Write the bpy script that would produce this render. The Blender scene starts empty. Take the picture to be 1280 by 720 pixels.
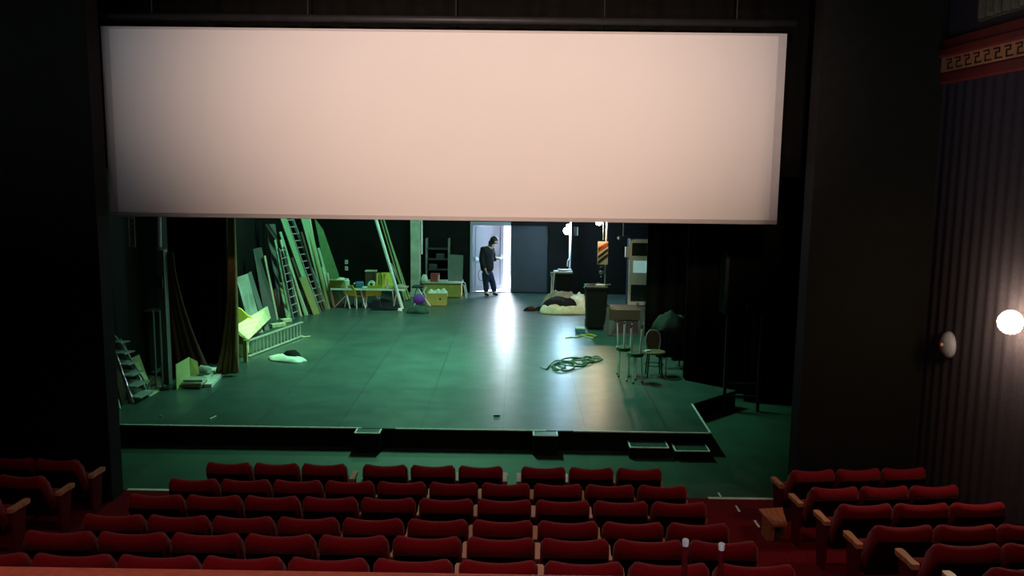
import bpy, bmesh, math, random
from mathutils import Vector, Matrix, noise
random.seed(7)
S = bpy.context.scene
COL = S.collection
R = math.radians

# ------------------------------------------------------------------ camera
F = 1100.0; ZC = 3.93
def _n(v):
    l = math.sqrt(sum(a*a for a in v)); return tuple(a/l for a in v)
def _x(a, b): return (a[1]*b[2]-a[2]*b[1], a[2]*b[0]-a[0]*b[2], a[0]*b[1]-a[1]*b[0])
AY = _n(((650-640)/F, (360-200)/F, -1))
_r = R(0.75)
AX = _n((math.cos(_r), -math.sin(_r), (math.cos(_r)*AY[0]-math.sin(_r)*AY[1])/-AY[2]))
AZ = _x(AX, AY)
def ray(u, v):
    d = ((u-640)/F, (360-v)/F, -1)
    return tuple(sum(a*b for a, b in zip(ax, d)) for ax in (AX, AY, AZ))
def P(u, v, y):
    d = ray(u, v); t = y/d[1]; return Vector((d[0]*t, y, ZC+d[2]*t))
def G(u, v, z=0.0):
    d = ray(u, v); t = (z-ZC)/d[2]; return Vector((d[0]*t, d[1]*t, z))
cam = bpy.data.cameras.new('camera'); co = bpy.data.objects.new('camera', cam); COL.objects.link(co)
cam.sensor_fit = 'HORIZONTAL'; cam.sensor_width = 36; cam.lens = 36*F/1280; cam.clip_start = .05; cam.clip_end = 300
m = Matrix((AX, AY, AZ)).to_4x4(); m.translation = (0, 0, ZC); co.matrix_world = m
S.camera = co

# --------------------------------------------------------------- materials
def mat(name, col, rough=.6, metal=0., var=.2, scale=6., bump=0., emit=None, spec=.5, sheen=0., wood=False, vec=(1, 1, 1), trans=0.):
    mt = bpy.data.materials.new(name); mt.use_nodes = True
    nt = mt.node_tree; N = nt.nodes; L = nt.links
    b = N['Principled BSDF']
    b.inputs['Roughness'].default_value = rough; b.inputs['Metallic'].default_value = metal
    b.inputs['Specular IOR Level'].default_value = spec
    if sheen: b.inputs['Sheen Weight'].default_value = sheen
    if trans: b.inputs['Transmission Weight'].default_value = trans
    tc = N.new('ShaderNodeTexCoord'); mp = N.new('ShaderNodeMapping'); mp.inputs['Scale'].default_value = vec
    L.new(tc.outputs['Object'], mp.inputs['Vector'])
    tx = N.new('ShaderNodeTexNoise'); tx.inputs['Scale'].default_value = scale; tx.inputs['Detail'].default_value = 5
    L.new(mp.outputs[0], tx.inputs['Vector']); fac = tx.outputs['Fac']
    if wood:
        wv = N.new('ShaderNodeTexWave'); wv.inputs['Scale'].default_value = scale; wv.inputs['Distortion'].default_value = 5
        L.new(mp.outputs[0], wv.inputs['Vector']); fac = wv.outputs['Fac']
    rp = N.new('ShaderNodeValToRGB')
    rp.color_ramp.elements[0].color = tuple(c*(1-var) for c in col)+(1,); rp.color_ramp.elements[0].position = .25
    rp.color_ramp.elements[1].color = tuple(min(1, c*(1+var)) for c in col)+(1,); rp.color_ramp.elements[1].position = .75
    L.new(fac, rp.inputs[0]); L.new(rp.outputs[0], b.inputs['Base Color'])
    if bump:
        bp = N.new('ShaderNodeBump'); bp.inputs['Strength'].default_value = bump; bp.inputs['Distance'].default_value = .02
        L.new(fac, bp.inputs['Height']); L.new(bp.outputs[0], b.inputs['Normal'])
    if emit:
        b.inputs['Emission Color'].default_value = emit[:3]+(1,); b.inputs['Emission Strength'].default_value = emit[3]
    return mt
M = {}
def dm(k, *a, **kw): M[k] = mat(k, *a, **kw)
dm('black_wall', (.010, .0095, .008), .85, spec=.15)
dm('black_drape', (.0075, .007, .006), .95, spec=.05, sheen=.0)
dm('stage_black', (.007, .0075, .0075), .7, spec=.12)
dm('carpet', (.17, .008, .016), .95, spec=.05, scale=60, var=.35, bump=.2)
dm('wall_cloth', (.055, .046, .060), .9, spec=.1, scale=30)
dm('tan_trim', (.62, .26, .13), .6)
dm('dark_recess', (.035, .006, .004), .8)
dm('red_trim', (.17, .014, .012), .6)
dm('flute', (.13, .11, .07), .5)
dm('screen', (.82, .78, .755), .85, var=.012, scale=1.5, spec=.1)
dm('screen_hem', (.60, .56, .55), .8, var=.03, spec=.1)
dm('velvet', (.215, .004, .011), .85, sheen=.12, scale=40, var=.18, spec=.12)
dm('seat_shell', (.028, .002, .004), .7, spec=.15)
dm('seat_panel', (.12, .005, .010), .85, spec=.1, scale=40)
dm('arm_wood', (.60, .29, .16), .4, wood=True, scale=8, var=.15, vec=(6, 1, 1))
dm('ledge', (.62, .15, .10), .6, scale=30)
dm('parapet', (.12, .02, .02), .8)
dm('orange_ply', (.50, .17, .07), .6, wood=True, scale=5, var=.12)
dm('white_tape', (.75, .75, .72), .7)
dm('white_metal', (.75, .76, .77), .4)
dm('grey_metal', (.35, .37, .38), .35, metal=.6)
dm('alu', (.58, .62, .62), .35, metal=.55)
dm('dark_metal', (.03, .03, .032), .5, metal=.3)
dm('plywood', (.82, .80, .48), .65, wood=True, scale=3, var=.10, vec=(1, 5, 5))
dm('yellow_ply', (.72, .70, .12), .65, var=.12, scale=4)
dm('pale_panel', (.50, .51, .45), .6, var=.42, scale=2.5)
dm('grey_panel', (.11, .115, .11), .6, var=.15)
dm('brown_wood', (.07, .048, .025), .6, wood=True, scale=4, var=.3, vec=(5, 5, 1))
dm('olive_wood', (.28, .27, .09), .6, wood=True, scale=4, var=.25, vec=(5, 5, 1))
dm('green_wood', (.26, .42, .24), .6, wood=True, scale=3, var=.2, vec=(5, 5, 1))
dm('dark_green', (.06, .16, .05), .6, var=.25)
dm('pale_wood', (.60, .55, .40), .6, wood=True, scale=4, var=.2, vec=(5, 5, 1))
dm('cardboard', (.38, .33, .08), .8, var=.12)
dm('card_pale', (.66, .72, .34), .8, var=.12)
dm('brown_drape', (.22, .13, .055), .9, sheen=.1, spec=.1, scale=20)
dm('red_drape', (.075, .030, .022), .9, spec=.1, scale=20)
dm('yellow_plastic', (.62, .55, .05), .4, var=.08)
dm('white_cloth', (.72, .72, .66), .85, var=.12, scale=9)
dm('cream_cloth', (.62, .60, .45), .9, var=.2, scale=9)
dm('taupe_cloth', (.30, .27, .22), .9, var=.2, scale=9)
dm('black_cloth', (.014, .014, .018), .9, spec=.15)
dm('navy_cloth', (.014, .018, .032), .9, spec=.15)
dm('dark_teal_cloth', (.02, .06, .04), .9, var=.4)
dm('purple', (.14, .03, .36), .7, var=.15)
dm('red_box', (.35, .05, .055), .6)
dm('blue_box', (.05, .16, .28), .5)
dm('green_tarp', (.006, .016, .009), .8, var=.3)
dm('bin_black', (.008, .011, .010), .7, spec=.12)
dm('rubber', (.012, .012, .012), .7)
dm('cable_green', (.05, .10, .045), .5)
dm('cable_yellow', (.65, .50, .06), .5)
dm('hazard_white', (.75, .62, .42), .5)
dm('hazard_red', (.62, .09, .04), .5)
dm('hazard_black', (.03, .02, .015), .5)
dm('door_white', (.34, .34, .41), .45, var=.05, scale=3)
dm('door_dark', (.045, .052, .068), .5, var=.12, scale=3)
dm('stool_green', (.03, .07, .03), .6)
dm('chair_brown', (.20, .11, .06), .5)
dm('skin', (.55, .33, .25), .5, var=.06)
dm('hair', (.015, .012, .010), .6)
dm('jacket', (.018, .018, .024), .85, spec=.2)
dm('denim', (.020, .030, .070), .85, spec=.2, scale=50)
dm('shirt', (.35, .37, .42), .8)
dm('bulb_blue', (1, 1, 1), emit=(.62, .88, 1.0, 60))
dm('bulb_warm', (1, 1, 1), emit=(1.0, .80, .55, 60))
dm('globe_warm', (1, 1, 1), emit=(1.0, .78, .5, 40))
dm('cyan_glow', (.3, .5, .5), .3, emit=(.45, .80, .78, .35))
dm('cabinet_white', (.62, .66, .60), .4, var=.05)
dm('cabinet_glass', (.02, .03, .028), .15)
dm('outdoor', (.75, .78, .8), .8)

def floor_mat(name, base, rough, mortar):
    mt = mat(name, base, rough, var=.22, scale=1.6)
    nt = mt.node_tree; N = nt.nodes; L = nt.links; b = N['Principled BSDF']
    b.inputs['Specular IOR Level'].default_value = .5
    tc = N['Texture Coordinate'] if 'Texture Coordinate' in N else N.new('ShaderNodeTexCoord')
    br = N.new('ShaderNodeTexBrick'); br.inputs['Scale'].default_value = 1; br.inputs['Brick Width'].default_value = 1.22
    br.inputs['Row Height'].default_value = 2.44; br.inputs['Mortar Size'].default_value = .008; br.offset = .0
    br.inputs['Color1'].default_value = (1, 1, 1, 1); br.inputs['Color2'].default_value = (.82, .82, .82, 1)
    br.inputs['Mortar'].default_value = (mortar,)*3+(1,)
    mp = N.new('ShaderNodeMapping'); mp.inputs['Location'].default_value = (.2, -.15, 0)
    L.new(tc.outputs['Object'], mp.inputs[0]); L.new(mp.outputs[0], br.inputs['Vector'])
    mx = N.new('ShaderNodeMixRGB'); mx.blend_type = 'MULTIPLY'; mx.inputs[0].default_value = 1
    src = b.inputs['Base Color'].links[0].from_socket
    L.new(src, mx.inputs[1]); L.new(br.outputs['Color'], mx.inputs[2]); L.new(mx.outputs[0], b.inputs['Base Color'])
    n2 = N.new('ShaderNodeTexNoise'); n2.inputs['Scale'].default_value = 3.5; n2.inputs['Detail'].default_value = 6
    L.new(tc.outputs['Object'], n2.inputs['Vector'])
    mr = N.new('ShaderNodeMapRange'); mr.inputs['To Min'].default_value = rough-.05; mr.inputs['To Max'].default_value = rough+.10
    L.new(n2.outputs['Fac'], mr.inputs['Value']); L.new(mr.outputs[0], b.inputs['Roughness'])
    bp = N.new('ShaderNodeBump'); bp.inputs['Strength'].default_value = .10; bp.inputs['Distance'].default_value = .01
    L.new(n2.outputs['Fac'], bp.inputs['Height']); L.new(bp.outputs[0], b.inputs['Normal'])
    return mt
M['stage_floor'] = floor_mat('stage_floor', (.058, .098, .088), .33, .45)
M['lower_floor'] = floor_mat('lower_floor', (.035, .085, .055), .55, .7)

# ---------------------------------------------------------------- builders
class MB:
    def __init__(s): s.bm = bmesh.new(); s.mi = 0
    def _f(s, vs):
        try:
            f = s.bm.faces.new(vs); f.material_index = s.mi; return f
        except ValueError: return None
    def box(s, c, sz, rot=None, bev=0.):
        hx, hy, hz = (a/2 for a in sz); c = Vector(c)
        vs = [Vector((x, y, z)) for x in (-hx, hx) for y in (-hy, hy) for z in (-hz, hz)]
        if rot is not None: vs = [rot @ v for v in vs]
        return s._hex([v+c for v in vs], bev)
    def _hex(s, pts, bev=0.):
        v = [s.bm.verts.new(p) for p in pts]
        fs = [s._f([v[i] for i in q]) for q in ((0, 1, 3, 2), (4, 6, 7, 5), (0, 4, 5, 1), (2, 3, 7, 6), (0, 2, 6, 4), (1, 5, 7, 3))]
        if bev:
            es = list({e for f in fs if f for e in f.edges})
            bmesh.ops.bevel(s.bm, geom=es, offset=bev, segments=2, affect='EDGES', profile=.5)
        return s
    def b2(s, x0, x1, y0, y1, z0, z1, bev=0.):
        return s.box(((x0+x1)/2, (y0+y1)/2, (z0+z1)/2), (x1-x0, y1-y0, z1-z0), bev=bev)
    def poly(s, pts, off):
        """closed prism: outline pts, extruded by vector off"""
        off = Vector(off); a = [s.bm.verts.new(Vector(p)) for p in pts]; b = [s.bm.verts.new(Vector(p)+off) for p in pts]
        n = len(pts); s._f(a[::-1]); s._f(b)
        for i in range(n): s._f([a[i], a[(i+1) % n], b[(i+1) % n], b[i]])
        return s
    def slab(s, pts, t):
        p = [Vector(q) for q in pts]; nn = (p[1]-p[0]).cross(p[2]-p[0]).normalized()
        if nn.y < 0: nn = -nn
        return s.poly(p, nn*t)
    def tube(s, pts, r, seg=8, closed=False):
        pts = [Vector(p) for p in pts]; n = len(pts); rings = []
        rr = r if isinstance(r, (list, tuple)) else [r]*n
        up = Vector((0, 0, 1)); prev = None
        for i, p in enumerate(pts):
            if closed: t = pts[(i+1) % n]-pts[i-1]
            else: t = pts[min(i+1, n-1)]-pts[max(i-1, 0)]
            t = t.normalized() if t.length > 1e-9 else Vector((0, 0, 1))
            if prev is None:
                a = t.cross(up) if abs(t.dot(up)) < .95 else t.cross(Vector((1, 0, 0)))
            else:
                a = prev-t*prev.dot(t)
                if a.length < 1e-6: a = t.cross(Vector((1, 0, 0)))
            a.normalize(); prev = a; b = t.cross(a)
            rings.append([s.bm.verts.new(p+(a*math.cos(2*math.pi*k/seg)+b*math.sin(2*math.pi*k/seg))*rr[i]) for k in range(seg)])
        for i in range(n if closed else n-1):
            A, B = rings[i], rings[(i+1) % n]
            for k in range(seg): s._f([A[k], A[(k+1) % seg], B[(k+1) % seg], B[k]])
        if not closed: s._f(rings[0][::-1]); s._f(rings[-1])
        return s
    def lathe(s, prof, c=(0, 0, 0), seg=20, rot=None, sx=1., sy=1.):
        c = Vector(c); rings = []
        for (r, z) in prof:
            ring = []
            for k in range(seg):
                v = Vector((r*math.cos(2*math.pi*k/seg)*sx, r*math.sin(2*math.pi*k/seg)*sy, z))
                if rot is not None: v = rot @ v
                ring.append(s.bm.verts.new(v+c))
            rings.append(ring)
        for A, B in zip(rings, rings[1:]):
            for k in range(seg): s._f([A[k], A[(k+1) % seg], B[(k+1) % seg], B[k]])
        s._f(rings[0][::-1]); s._f(rings[-1]); return s
    def ball(s, c, r, sc=(1, 1, 1), seg=14):
        prof = [(max(1e-3, math.sin(math.pi*i/8))*r, -math.cos(math.pi*i/8)*r*sc[2]) for i in range(9)]
        return s.lathe(prof, c, seg, sx=sc[0], sy=sc[1])
    def build(s, name, mats, parent=None, smooth=False, org=None, solid=0., sub=0):
        bmesh.ops.recalc_face_normals(s.bm, faces=s.bm.faces)
        me = bpy.data.meshes.new(name); s.bm.to_mesh(me); s.bm.free()
        for mm in (mats if isinstance(mats, (list, tuple)) else [mats]): me.materials.append(M[mm])
        if smooth:
            for p in me.polygons: p.use_smooth = True
        o = bpy.data.objects.new(name, me); COL.objects.link(o)
        if parent is not None:
            if org is None:
                org = parent['_w'] if '_w' in parent else (0, 0, 0)
            o.parent = parent
        if org is None:
            xs = [v.co for v in me.vertices]
            org = Vector(((min(v.x for v in xs)+max(v.x for v in xs))/2, (min(v.y for v in xs)+max(v.y for v in xs))/2, min(v.z for v in xs)))
        org = Vector(org)
        me.transform(Matrix.Translation(-org))
        if parent is None: o.location = org
        else:
            pw = Vector(parent['_w']) if '_w' in parent else Vector((0, 0, 0))
            o.location = org-pw
        o['_w'] = tuple(org)
        if solid:
            md = o.modifiers.new('thickness', 'SOLIDIFY'); md.thickness = solid
        if sub:
            md = o.modifiers.new('subdivision', 'SUBSURF'); md.levels = sub; md.render_levels = sub
        return o
def tag(o, label, cat, group=None, kind=None):
    o['label'] = label; o['category'] = cat
    if group: o['group'] = group
    if kind: o['kind'] = kind
    return o
def struct(o): o['kind'] = 'structure'; return o
def thing(name, label, cat, loc=(0, 0, 0), group=None):
    o = bpy.data.objects.new(name, None); COL.objects.link(o); o.empty_display_size = .1
    o.location = loc; o['_w'] = tuple(loc)
    return tag(o, label, cat, group)
def rotz(a): return Matrix.Rotation(a, 3, 'Z')

# ================================================================= SETTING
LF = -0.30                                   # level of the floor below the stage
XL, XR = -6.7, 4.83                          # auditorium side walls
PY = 10.32                                   # proscenium line
ZT = 8.0
rowy = [9.63, 8.81, 7.86, 7.00, 6.14, 5.28, 4.40]
SH = .764                                     # top of a seat back above its floor
rowz = [.46, .57, .77, .93, 1.16, 1.39, 1.62]
fl = [LF]+[z-SH for z in rowz[1:]]

struct(MB().b2(XL-.3, 6.3, 10.72, 16.2, LF-.3, LF).build('floor', 'lower_floor', org=(0, 0, 0)))
struct(MB().b2(XL-.3, XR+.3, rowy[1]+.42, 10.72, LF-.3, LF).build('floor_carpet', 'carpet', org=(0, 0, 0)))
for k in range(1, 7):
    y1 = rowy[k]+.42; y0 = rowy[k+1]+.42 if k < 6 else 2.2
    struct(MB().b2(XL-.3, XR+.3, y0, y1, -.7, fl[k]).build('floor_tier', 'carpet', org=(0, 0, 0)))
# white edge line where the carpet starts
struct(MB().b2(-4.96, -3.9, 10.69, 10.75, LF, LF+.006).b2(2.45, 3.40, 10.69, 10.75, LF, LF+.006).build('trim_1', 'white_tape'))
# stage
outline = [(-6.7, 12.5), (2.85, 12.5), (2.88, 14.05), (3.82, 14.96), (3.06, 15.62), (3.06, 15.9), (6.0, 15.9), (6.0, 26.0), (-6.7, 26.0)]
sm = MB(); sm.poly([(x, y, -.02) for x, y in outline], (0, 0, .02)); sm.mi = 1
sm.poly([(x*.999, y+.01, LF) for x, y in outline], (0, 0, -LF-.021))
struct(sm.build('floor_stage', ['stage_floor', 'stage_black'], org=(0, 0, 0)))
tp = MB()
tp.b2(-6.0, -2.28, 12.49, 12.515, -.012, .004); tp.b2(-1.78, .44, 12.49, 12.515, -.012, .004); tp.b2(.84, 2.86, 12.49, 12.515, -.012, .004)
tp.poly([(2.83, 12.5, 0), (2.86, 12.5, 0), (2.89, 14.05, 0), (2.86, 14.05, 0)], (0, 0, .004))
struct(tp.build('trim_2', 'white_tape'))

# auditorium walls
struct(MB().b2(XL-.25, XL, -5, PY, -.7, ZT).build('wall_left', 'wall_cloth', org=(0, 0, 0)))
w = MB()                                      # pleated cloth wall covering on the right
n = 620; y0, y1 = -5.0, PY
prof = []
for i in range(n+1):
    y = y0+(y1-y0)*i/n
    prof.append((XR-.006*(1+math.sin(y*2*math.pi/.19+1.2*math.sin(y*1.7))), y))
vs = [[w.bm.verts.new((x, y, z)) for x, y in prof] for z in (-.7, 4.92)]
for i in range(n): w._f([vs[0][i], vs[0][i+1], vs[1][i+1], vs[1][i]])
w.b2(XR+.001, XR+.25, y0, y1, -.7, ZT)
struct(w.build('wall_right', 'wall_cloth', org=(0, 0, 0), smooth=False))
struct(MB().b2(XL-.25, XR+.25, -5.25, -5, -.7, ZT).build('wall_back', 'black_wall', org=(0, 0, 0)))
struct(MB().b2(XL-.25, XR+.25, -5, PY, ZT, ZT+.2).build('ceiling', 'black_wall', org=(0, 0, 0)))
# proscenium wall with its opening
pw = MB(); pw.b2(XL-.25, -4.97, PY, PY+.3, -.7, ZT); pw.b2(3.41, 6.3, PY, PY+.3, -.7, ZT); pw.b2(-4.97, 3.41, PY, PY+.3, 6.3, ZT)
struct(pw.build('wall_front', 'black_wall', org=(0, 0, 0)))
# stage house
struct(MB().b2(XL-.25, XL, PY+.3, 26.2, -.7, ZT).build('wall_stage_left', 'stage_black', org=(0, 0, 0)))
struct(MB().b2(6.0, 6.3, PY+.3, 26.2, -.7, ZT).build('wall_stage_right', 'stage_black', org=(0, 0, 0)))
struct(MB().b2(XL-.25, 6.3, PY+.3, 26.2, ZT, ZT+.2).build('ceiling_stage', 'stage_black', org=(0, 0, 0)))
DX0, DX1, DY, DH = -1.44, .96, 25.95, 2.08
wb = MB(); wb.b2(XL-.25, DX0, DY, DY+.25, -.7, ZT); wb.b2(DX1, 6.3, DY, DY+.25, -.7, ZT); wb.b2(DX0, DX1, DY, DY+.25, DH, ZT); wb.b2(DX0, DX1, DY, DY+.25, -.7, 0)
struct(wb.build('wall_stage_back', 'stage_black', org=(0, 0, 0)))
# pavement and a pale wall outside the stage door
struct(MB().b2(-5, 5, DY+.25, 33, -.3, -.02).build('floor_outside', 'outdoor', org=(0, 0, 0)))
struct(MB().b2(-5, 5, 33, 33.3, -.3, 3.5).build('wall_outside', 'outdoor', org=(0, 0, 0)))

# frieze with key pattern on the right wall
fz0, fz1 = 4.97, 5.13
t = MB(); t.b2(XR-.05, XR, -4.9, PY, fz0, fz1); t.mi = 1
y = PY-.12; pitch = .20
def kb(t, a, b, z0, z1): t.b2(XR-.058, XR-.049, min(a, b), max(a, b), z0, z1)
while y > 2:
    h = fz1-fz0; z0 = fz0+.14*h; z1 = fz1-.14*h; st = .10*h
    kb(t, y, y-.12, z1-st, z1); kb(t, y-.105, y-.12, z0+.45*h, z1); kb(t, y-.04, y-.12, z0+.38*h, z0+.48*h)
    kb(t, y-.04, y-.055, z0, z0+.4*h); kb(t, y-.04, y-.17, z0, z0+st)
    y -= pitch
struct(t.build('trim_3', ['tan_trim', 'dark_recess'], org=(XR, 0, fz0)))
t = MB()
t.b2(XR-.09, XR, -4.9, PY, fz1, fz1+.10, bev=.02); t.b2(XR-.05, XR, -4.9, PY, fz1+.10, fz1+.20)
struct(t.build('trim_4', 'red_trim', org=(XR, 0, fz1)))
t = MB(); t.b2(XR-.06, XR, -4.9, PY, fz0-.13, fz0, bev=.02)
struct(t.build('trim_5', 'red_trim', org=(XR, 0, fz0)))
t = MB()
y = 9.5
while y > 4:
    t.lathe([(.055, 5.44), (.06, 5.48), (.06, 7.6), (.055, 7.64)], (XR-.03, y, 0), 10); y -= .155
t.b2(XR-.03, XR, 4, 9.6, 5.42, 7.66)
struct(t.build('trim_6', 'flute', org=(XR, 7, 5.42), smooth=False))
# balcony in front of the camera
struct(MB().b2(XL, XR, -5, 2.0, 2.0, 2.3).build('floor_balcony', 'carpet', org=(0, 0, 0)))
struct(MB().b2(XL, XR, 2.0, 2.15, 1.9, 2.78).build('wall_parapet', 'parapet', org=(0, 0, 0)))
zl = P(640, 715, 2.2).z
struct(MB().b2(XL, XR, 1.95, 2.2, 2.78, zl, bev=.015).build('trim_7', 'ledge', org=(0, 2, 2.78)))

# doors at the back of the stage
def door_leaf(name, w, mt, bar):
    root = bpy.data.objects.new(name, None); COL.objects.link(root); root['kind'] = 'structure'; root['_w'] = (0, 0, 0)
    a = MB(); a.b2(0, w, 0, .045, .015, DH-.03)
    for (za, zb) in ((.14, .92), (1.08, DH-.14)):
        a.b2(.10, w-.10, -.012, 0, za, za+.02).b2(.10, w-.10, -.012, 0, zb-.02, zb).b2(.10, .12, -.012, 0, za, zb).b2(w-.12, w-.10, -.012, 0, za, zb)
    a.build('door_panel', mt, root, org=(0, 0, 0))
    if bar:
        b = MB(); b.b2(.07, w-.06, -.075, -.045, .95, 1.02, bev=.01); b.b2(.08, .14, -.06, 0, .94, 1.06); b.b2(w-.13, w-.07, -.06, 0, .94, 1.06)
        b.build('push_bar', 'white_metal', root, org=(0, 0, 0))
    h = MB()
    for z in (.25, 1.0, 1.8): h.tube([(.0, -.01, z-.05), (.0, -.01, z+.05)], .012)
    h.build('hinge', 'grey_metal', root, org=(0, 0, 0))
    return root
d1 = door_leaf('door_1', 1.12, 'door_white', True); d1.location = (DX0+.07, DY+.10, 0); d1.rotation_euler.z = R(36)
d2 = door_leaf('door_2', 1.17, 'door_dark', False); d2.location = (DX1-.03, DY+.14, 0); d2.rotation_euler.z = R(180)
t = MB(); t.b2(DX0, DX0+.06, DY-.03, DY+.2, 0, DH-.07).b2(DX0, -.24, DY-.03, DY+.2, DH-.07, DH+.04)
struct(t.build('trim_8', 'door_white'))
t = MB(); t.b2(DX1-.06, DX1, DY-.03, DY+.2, 0, DH-.07).b2(-.24, DX1, DY-.03, DY+.2, DH-.07, DH+.04).b2(-.2, DX1, DY+.2, DY+.25, 0, DH)
struct(t.build('trim_9', 'stage_black'))

# ================================================================== SCREEN
sc = thing('cinema_screen', 'wide white cinema screen hanging above the stage, lowered halfway', 'screen', (-.95, 11.0, 3.17))
sx0, sx1, sz0, sz1 = -5.12, 3.21, 3.17, 5.48
hem = .10
MB().b2(sx0+hem, sx1-hem, 11.0, 11.012, sz0+.05, sz1-.03).build('projection_surface', 'screen', sc)
h = MB(); h.b2(sx0, sx0+hem, 10.998, 11.016, sz0+.035, sz1); h.b2(sx1-hem, sx1, 10.998, 11.016, sz0+.035, sz1); h.b2(sx0+hem, sx1-hem, 10.998, 11.016, sz1-.03, sz1)
h.build('side_hem', 'screen_hem', sc)
MB().tube([(sx0+.035, 11.006, sz0+.025), (sx0+.005, 11.006, sz0+.028), (sx1-.005, 11.006, sz0+.028), (sx1-.035, 11.006, sz0+.025)], [.02, .028, .028, .02], 12).build('bottom_batten', 'screen_hem', sc, smooth=True)
MB().tube([(sx0-.1, 11.03, 5.6), (sx1+.1, 11.03, 5.6)], .05, 12).build('top_roller', 'dark_metal', sc, smooth=True)
for x in (-4.5, -2.6, -.8, 1.0, 2.6): MB().tube([(x, 11.03, 5.6), (x, 11.03, ZT)], .008, 6).build('hanging_cable', 'dark_metal', sc)

# -------------------------------------------------------- drapes, pleated
def pleat(A, B, C, D, folds, amp, name, mt, solid=.02, nz=10, ph=0., parent=None, flare=0):
    """A,B = top left/right, C,D = bottom left/right"""
    A, B, C, D = map(Vector, (A, B, C, D)); b = MB(); n = folds*8
    hor = (B-A); hor.z = 0; nrm = Vector((-hor.y, hor.x, 0)).normalized() if hor.length > 0 else Vector((0, 1, 0))
    rows = []
    for j in range(nz+1):
        v = j/nz; row = []
        for i in range(n+1):
            u = i/n; ve = v**flare if flare else v
            p = A.lerp(B, u).lerp(C.lerp(D, u), ve); p.z = A.lerp(B, u).z*(1-v)+C.lerp(D, u).z*v
            w_ = amp*(.5+.5*v)*(math.sin(u*folds*2*math.pi+ph+.5*math.sin(v*3+u*5))+.35*math.sin(u*folds*4.3+v*2+ph))
            row.append(b.bm.verts.new(p+nrm*w_))
        rows.append(row)
    for j in range(nz):
        for i in range(n): b._f([rows[j][i], rows[j+1][i], rows[j+1][i+1], rows[j][i+1]])
    return b.build(name, mt, parent, smooth=True, solid=solid)
tag(pleat((-6.6, 11.75, 7.9), (5.9, 11.75, 7.9), (-6.6, 11.75, 3.75), (5.9, 11.75, 3.75), 30, .06, 'border_drape', 'black_drape'), 'black border drape hanging behind the cinema screen across the stage', 'drape')
xa = P(808, 350, 19.6).x; xb = P(856, 420, 15.75).x
tag(pleat((xa, 19.6, 7.8), (5.9, 19.6, 7.8), (xa, 19.6, .01), (5.9, 19.6, .01), 9, .04, 'leg_drape', 'black_drape'), 'black leg drape at stage right that cuts off the white cabinet', 'drape')
tag(pleat((xb, 15.78, 7.8), (5.9, 15.78, 7.8), (xb, 15.78, .01), (5.9, 15.78, .01), 9, .03, 'leg_drape', 'black_drape'), 'black leg drape at stage right beside the bentwood chair', 'drape')
tag(pleat((3.9, 15.3, 7.8), (5.9, 15.3, 7.8), (4.05, 15.3, LF+.01), (5.9, 15.3, LF+.01), 7, .04, 'leg_drape', 'black_drape'), 'black leg drape behind the hanging loudspeaker, reaching the lower floor', 'drape')
c0 = P(206, 400, 16.4).x; c1 = P(287, 400, 16.4).x
tag(pleat((XL+.1, 16.4, 7.8), (c1, 16.4, 7.8), (XL+.1, 16.4, .01), (c1, 16.4, .01), 8, .03, 'leg_drape', 'black_drape'), 'black leg drape at stage left between the two brown curtains', 'drape')
y = 15.0
tag(pleat(P(203, 315, y), P(216, 315, y), G(203, 476), G(262, 464), 5, .05, 'curtain', 'red_drape', flare=1.6), 'dark reddish-brown curtain flaring out wide at its hem, far stage left', 'curtain')
y = 15.6
cq = pleat(P(282, 150, y), P(289, 150, y), P(268, 469, y-.1), P(297, 466, y-.1), 4, .05, 'curtain', 'brown_drape', flare=4)
tag(cq, 'gathered golden-brown curtain beside the bright plywood bench', 'curtain')

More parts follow.
